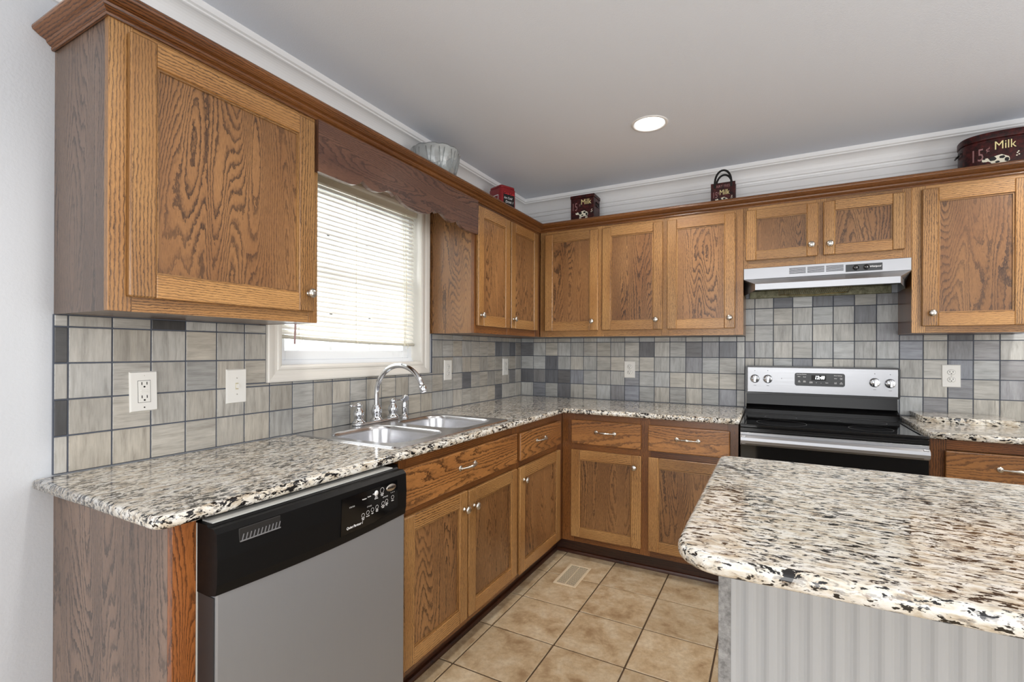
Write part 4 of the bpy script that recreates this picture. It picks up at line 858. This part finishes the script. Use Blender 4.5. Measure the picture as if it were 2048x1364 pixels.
for gi in range(3):
    b = MB(); x0 = 1.838 + gi * 0.0855
    for j in range(5): z = 1.697 + j * 0.0068; b.box(x0, x0 + 0.078, HY - 0.0006, HY + 0.002, z, z + 0.0034)
    b.build('vent_slots', HOLE, t)
b = MB(); b.box(2.096, 2.252, HY - 0.0012, HY + 0.001, 1.688, 1.726); sw = b.build('switch_panel', PANELG, t)
for x in (2.140, 2.185):
    b = MB(BACK); b.lathe([(0.0135, 0), (0.0135, 0.002), (0, 0.002)], (x, -HY + 0.0012, 1.707), 'd', 20); b.box(x - 0.005, x + 0.005, -HY + 0.003, -HY + 0.008, 1.697, 1.717, bev=0.002); b.text('I  0', (x, -HY + 0.0085, 1.707), (1, 0, 0), (0, 0, 1), 0.009, mi=1, depth=0.0); b.build('rocker_switch', [BLACKP, INKW], sw)
b = MB(); b.text('Whirlpool', (2.222, HY - 0.0014, 1.709), (1, 0, 0), (0, 0, 1), 0.0115, shear=0.15, bold=0.0003); b.build('lettering', INKW, sw)

# ------------------------------------------------------------------ floor register
t = thing('floor_register', 'tan metal floor vent register set in the beige tile near the corner', 'floor vent', (0.775, -0.84, 0))
rx0, rx1, ry0, ry1 = 0.708, 0.838, -0.972, -0.712
b = MB(); w_ = 0.014; zz = 0.005
b.box(rx0, rx0 + w_, ry0, ry1, 0.0003, zz, bev=0.0015); b.box(rx1 - w_, rx1, ry0, ry1, 0.0003, zz, bev=0.0015); b.box(rx0 + w_, rx1 - w_, ry0, ry0 + w_, 0.0003, zz, bev=0.0015); b.box(rx0 + w_, rx1 - w_, ry1 - w_, ry1, 0.0003, zz, bev=0.0015); b.build('register_frame', REG, t)
b = MB(); b.box(rx0 + w_, rx1 - w_, ry0 + w_, ry1 - w_, 0.0003, 0.0012, mi=1)
n_ = 20
for i in range(n_): y = ry0 + w_ + 0.003 + i * (ry1 - ry0 - 2 * w_ - 0.004) / n_; b.box(rx0 + w_, rx1 - w_, y, y + 0.0034, 0.0012, 0.0042)
b.box((rx0 + rx1) / 2 - 0.002, (rx0 + rx1) / 2 + 0.002, ry0 + w_, ry1 - w_, 0.0012, 0.0046); b.build('louvre', [REG, HOLE], t)

# ------------------------------------------------------------------ things on top of the cabinets
TOP = 2.1202
t = thing('pressed_glass_bowl', 'large clear pressed-glass bowl standing above the valance', 'bowl', (0.165, -1.32, TOP))
def wavy(prof, c, seg=72, amp=0.012, mi=0):
    b = MB(); n_ = len(prof); vs_ = []
    for k_ in range(seg):
        a = 2 * PI * k_ / seg
        for j, (r, h) in enumerate(prof):
            f = 1 + amp * abs(math.sin(a * 6)) * (1 if r > 0.02 else 0); zz = h + (0.006 * abs(math.cos(a * 6)) if 0.18 < h else 0); vs_.append((c[0] + r * f * math.cos(a), c[1] + r * f * math.sin(a), c[2] + zz))
    b.add(vs_, [[k_ * n_ + j, ((k_ + 1) % seg) * n_ + j, ((k_ + 1) % seg) * n_ + j + 1, k_ * n_ + j + 1] for k_ in range(seg) for j in range(n_ - 1)], smooth=True); return b
prof = [(0.0, 0.0), (0.055, 0.0), (0.06, 0.006), (0.058, 0.014), (0.085, 0.05), (0.112, 0.10), (0.126, 0.15), (0.130, 0.200), (0.127, 0.205), (0.124, 0.200), (0.119, 0.16), (0.105, 0.105), (0.08, 0.058), (0.04, 0.024), (0.0, 0.020)]
wavy(prof, (0.165, -1.32, TOP)).build('bowl_body', PGLASS, t)
b = MB()
for k_ in range(24):
    a = 2 * PI * k_ / 24; a2 = a + (0.14 if k_ % 2 else -0.14)
    pth = []
    for h, r in ((0.190, 0.1325), (0.16, 0.1285), (0.10, 0.115), (0.055, 0.092)):
        q = a + (a2 - a) * (0.215 - h) / 0.16; pth.append((0.165 + r * math.cos(q), -1.32 + r * math.sin(q), TOP + h))
    b.tube(pth, [0.0018, 0.0026, 0.0026, 0.0016], 6)
b.build('pressed_ribs', PGLASS, t)
# red canister
t = thing('red_canister', 'red square tin canister with black chalk label, in the corner above the left cabinets', 'canister', (0.175, -0.60, TOP))
cx, cy = 0.178, -0.615; s_ = 0.066; ang = -0.35
b = MB(); slab(b, rrect(cx - s_, cx + s_, cy - s_, cy + s_, 0.022, 6), [], TOP, TOP + 0.205, 0.006); b.build('canister_body', REDTIN, t, rot=((cx, cy), ang))
b = MB(); slab(b, rrect(cx - s_ + 0.004, cx + s_ - 0.004, cy - s_ + 0.004, cy + s_ - 0.004, 0.02, 6), [], TOP + 0.205, TOP + 0.222, 0.006); b.build('lid', REDTIN, t, rot=((cx, cy), ang))
b = MB(); e_ = 0.0008; b.box(cx + s_, cx + s_ + e_, cy - 0.046, cy + 0.046, TOP + 0.02, TOP + 0.175); bb = b.build('black_label', BLKBOARD, t, rot=((cx, cy), ang))
b = MB(); xo = cx + s_ + e_; b.text('Coca-Cola', (xo, cy, TOP + 0.170), (0, 1, 0), (0, 0, 1), 0.021, mi=1, bold=0.0006, shear=0.2, depth=0.0006)
b.text('Ice Cold', (xo, cy - 0.008, TOP + 0.140), (0, 1, 0), (0, 0, 1), 0.020, shear=0.3, bold=0.0004); b.text('Drink 1', (xo, cy + 0.004, TOP + 0.115), (0, 1, 0), (0, 0, 1), 0.022, shear=0.2, bold=0.0004); b.build('label_lettering', [INKW, flat('bright_red_print', rgb(206, 40, 50), 0.4)], t, rot=((cx, cy), ang))
b = MB(); yo = cy - s_ - 0.0008
for q in ((cx - 0.038, cx - 0.034, TOP + 0.05, TOP + 0.16), (cx + 0.034, cx + 0.038, TOP + 0.05, TOP + 0.16), (cx - 0.038, cx + 0.038, TOP + 0.155, TOP + 0.16)): b.box(q[0], q[1], yo - 0.0002, yo + 0.0006, q[2], q[3])
b.prism([(cx - 0.02, TOP + 0.10), (cx - 0.012, TOP + 0.14), (cx, TOP + 0.125), (cx + 0.014, TOP + 0.142), (cx + 0.02, TOP + 0.10), (cx, TOP + 0.085)], yo, yo + 0.0006); b.build('side_picture', INKW, t, rot=((cx, cy), ang))
# milk tins
def cow(b, x, y, z, k_=1.0, mi=3, mj=1):
    def blob(cx_, cz_, rx, rz, m_, n_=14, ph=0.0):
        pts = [(x + k_ * (cx_ + rx * math.cos(2 * PI * i / n_) * (1 + 0.12 * math.sin(3 * i + ph))), z + k_ * (cz_ + rz * math.sin(2 * PI * i / n_) * (1 + 0.12 * math.cos(2 * i + ph)))) for i in range(n_)]
        b.add([(p_[0], y - (0.0008 if m_ == mj else 0.0004), p_[1]) for p_ in pts], [list(range(n_))], mi=m_)
    blob(0, 0, 0.036, 0.021, mi); blob(-0.022, 0.007, 0.012, 0.010, mj, ph=1); blob(0.010, 0.010, 0.010, 0.007, mj, ph=2); blob(0.026, -0.004, 0.008, 0.010, mj, ph=3); blob(-0.006, -0.010, 0.008, 0.005, mj)
    blob(-0.046, 0.006, 0.012, 0.009, mi, ph=2); blob(-0.050, 0.012, 0.004, 0.003, mj)
    for lx_ in (-0.026, -0.018, 0.020, 0.029): blob(lx_, -0.032, 0.0032, 0.018, mi)
    for fx_, fz_ in ((0.062, 0.020), (0.068, 0.012), (0.060, 0.008), (0.066, 0.026)): blob(fx_, fz_, 0.003, 0.003, mi)
INKS = [CREAM, HOLE, MAUVE, flat('off_white_cow_print', rgb(232, 226, 206), 0.5)]
t = thing('milk_tin', 'square dark red milk tin with cow picture, standing on the back cabinets near the corner', 'tin', (0.60, -0.2, TOP), 'dark red milk tins on the cabinets')
x0, x1, yf, yb_ = 0.516, 0.684, -0.245, -0.115; c_ = ((x0 + x1) / 2, -0.18)
b = MB(); b.box(x0, x1, yf, yb_, TOP, TOP + 0.200, bev=0.004, seg=2); b.build('tin_body', TIN, t)
b = MB(); b.box(x0 - 0.003, x1 + 0.003, yf - 0.003, yb_ + 0.003, TOP + 0.200, TOP + 0.222, bev=0.003, seg=2); b.build('lid', TIN, t)
b = MB()
for x in (x0 - 0.004, x1 + 0.004): b.tube([(x, -0.205, TOP + 0.17), (x, -0.205, TOP + 0.145), (x, -0.155, TOP + 0.145), (x, -0.155, TOP + 0.17), (x, -0.205, TOP + 0.17)], 0.003, 6)
b.build('side_clasp', BLACKP, t)
b = MB(); b.text('Milk', (x0 + 0.112, yf, TOP + 0.170), (1, 0, 0), (0, 0, 1), 0.052, sx=0.85); b.text('15', (x0 + 0.030, yf, TOP + 0.140), (1, 0, 0), (0, 0, 1), 0.075, mi=2, sx=0.6); b.text('¢', (x0 + 0.068, yf, TOP + 0.155), (1, 0, 0), (0, 0, 1), 0.03, mi=2); cow(b, x0 + 0.092, yf - 0.0005, TOP + 0.090, 0.95); b.build('painted_front', INKS, t)
t = thing('milk_tote_tin', 'small dark red bag-shaped milk tin with arched black handles on the back cabinets', 'tin', (1.48, -0.2, TOP), 'dark red milk tins on the cabinets')
x0, x1, yf, yb_ = 1.424, 1.560, -0.235, -0.165; c_ = ((x0 + x1) / 2, (yf + yb_) / 2); ra = (c_, -0.0)
b = MB(); b.box(x0, x1, yf, yf + 0.002, TOP, TOP + 0.165); b.box(x0, x1, yb_ - 0.002, yb_, TOP, TOP + 0.165); b.box(x0, x0 + 0.002, yf + 0.002, yb_ - 0.002, TOP, TOP + 0.150); b.box(x1 - 0.002, x1, yf + 0.002, yb_ - 0.002, TOP, TOP + 0.150); b.box(x0 + 0.002, x1 - 0.002, yf + 0.002, yb_ - 0.002, TOP, TOP + 0.002); b.build('bag_body', TIN, t)
for yy, hh in ((yf - 0.001, 0.088), (yb_ + 0.001, 0.083)):
    b = MB(); xm = (x0 + x1) / 2; pth = []
    for i in range(17): a = PI * i / 16; pth.append((xm - 0.046 * math.cos(a), yy, TOP + 0.150 + max(0.0, hh * math.sin(a) ** 0.8)))
    pp = [(pth[0][0], yy, TOP + 0.135)] + pth + [(pth[-1][0], yy, TOP + 0.135)]
    vs_ = []
    for i, p_ in enumerate(pp):
        q0 = Vector(pp[max(i - 1, 0)]); q1 = Vector(pp[min(i + 1, len(pp) - 1)]); tn = (q1 - q0).normalized(); nn = Vector((tn.z, 0, -tn.x)) * 0.006
        for dd in (-0.001, 0.001): vs_ += [(p_[0] + nn.x, p_[1] + dd, p_[2] + nn.z), (p_[0] - nn.x, p_[1] + dd, p_[2] - nn.z)]
    fs_ = []
    for i in range(len(pp) - 1):
        o_ = i * 4; fs_ += [[o_, o_ + 4, o_ + 5, o_ + 1], [o_ + 2, o_ + 6, o_ + 7, o_ + 3], [o_, o_ + 4, o_ + 6, o_ + 2], [o_ + 1, o_ + 5, o_ + 7, o_ + 3]]
    b.add(vs_, fs_, smooth=False); b.build('handle', BLACKP, t)
b = MB(); b.text('DAIRY FRESH', (xm, yf, TOP + 0.143), (1, 0, 0), (0, 0, 1), 0.022, mi=2, sx=0.80); b.text('Milk', (xm + 0.008, yf, TOP + 0.105), (1, 0, 0), (0, 0, 1), 0.044, sx=0.75); b.text('15', (xm - 0.044, yf, TOP + 0.092), (1, 0, 0), (0, 0, 1), 0.052, mi=2, sx=0.6); b.text('¢', (xm - 0.026, yf, TOP + 0.105), (1, 0, 0), (0, 0, 1), 0.022, mi=2); cow(b, xm, yf - 0.0005, TOP + 0.060, 0.75); b.build('painted_front', INKS, t)
t = thing('milk_tin', 'large oval dark red milk tin at the right edge on the back cabinets', 'tin', (2.77, -0.19, TOP), 'dark red milk tins on the cabinets')
mx_, my_, ra_, rb_ = 2.762, -0.185, 0.180, 0.105
def oval(k_, n_=64): 
    out = []
    for i in range(n_): a = 2 * PI * i / n_; c, s = math.cos(a), math.sin(a); e_ = 2 / 2.6; out.append((mx_ + (ra_ + k_) * (abs(c) ** e_) * (1 if c > 0 else -1), my_ + (rb_ + k_) * (abs(s) ** e_) * (1 if s > 0 else -1)))
    return out
b = MB(); slab(b, oval(0), [], TOP, TOP + 0.165, 0.003); b.build('tin_body', TIN, t)
b = MB(); slab(b, oval(0.003), [], TOP + 0.165, TOP + 0.200, 0.006); b.build('lid', TIN, t)
b = MB(); b.tube([(mx_ - ra_ - 0.001, my_ - 0.03, TOP + 0.14), (mx_ - ra_ - 0.010, my_ - 0.02, TOP + 0.125), (mx_ - ra_ - 0.010, my_ + 0.02, TOP + 0.125), (mx_ - ra_ - 0.001, my_ + 0.03, TOP + 0.14)], 0.004, 6); b.build('side_clasp', BLACKP, t)
def oy(x): u_ = min(abs(x - mx_) / ra_, 0.999); return my_ - rb_ * (1 - u_ ** 2.6) ** (1 / 2.6)
b = MB(); b.text('Milk', (mx_ - 0.042, 0, TOP + 0.128), (1, 0, 0), (0, 0, 1), 0.056, sx=0.8); b.text('15', (mx_ - 0.135, 0, TOP + 0.095), (1, 0, 0), (0, 0, 1), 0.085, mi=2, sx=0.55); b.text('¢', (mx_ - 0.100, 0, TOP + 0.118), (1, 0, 0), (0, 0, 1), 0.034, mi=2); cow(b, mx_ - 0.062, 0, TOP + 0.062, 1.0)
b.refine(0.008); b.v = [(x, oy(x) - 0.0014 + y, z) for x, y, z in b.v]; b.build('painted_front', INKS, t)
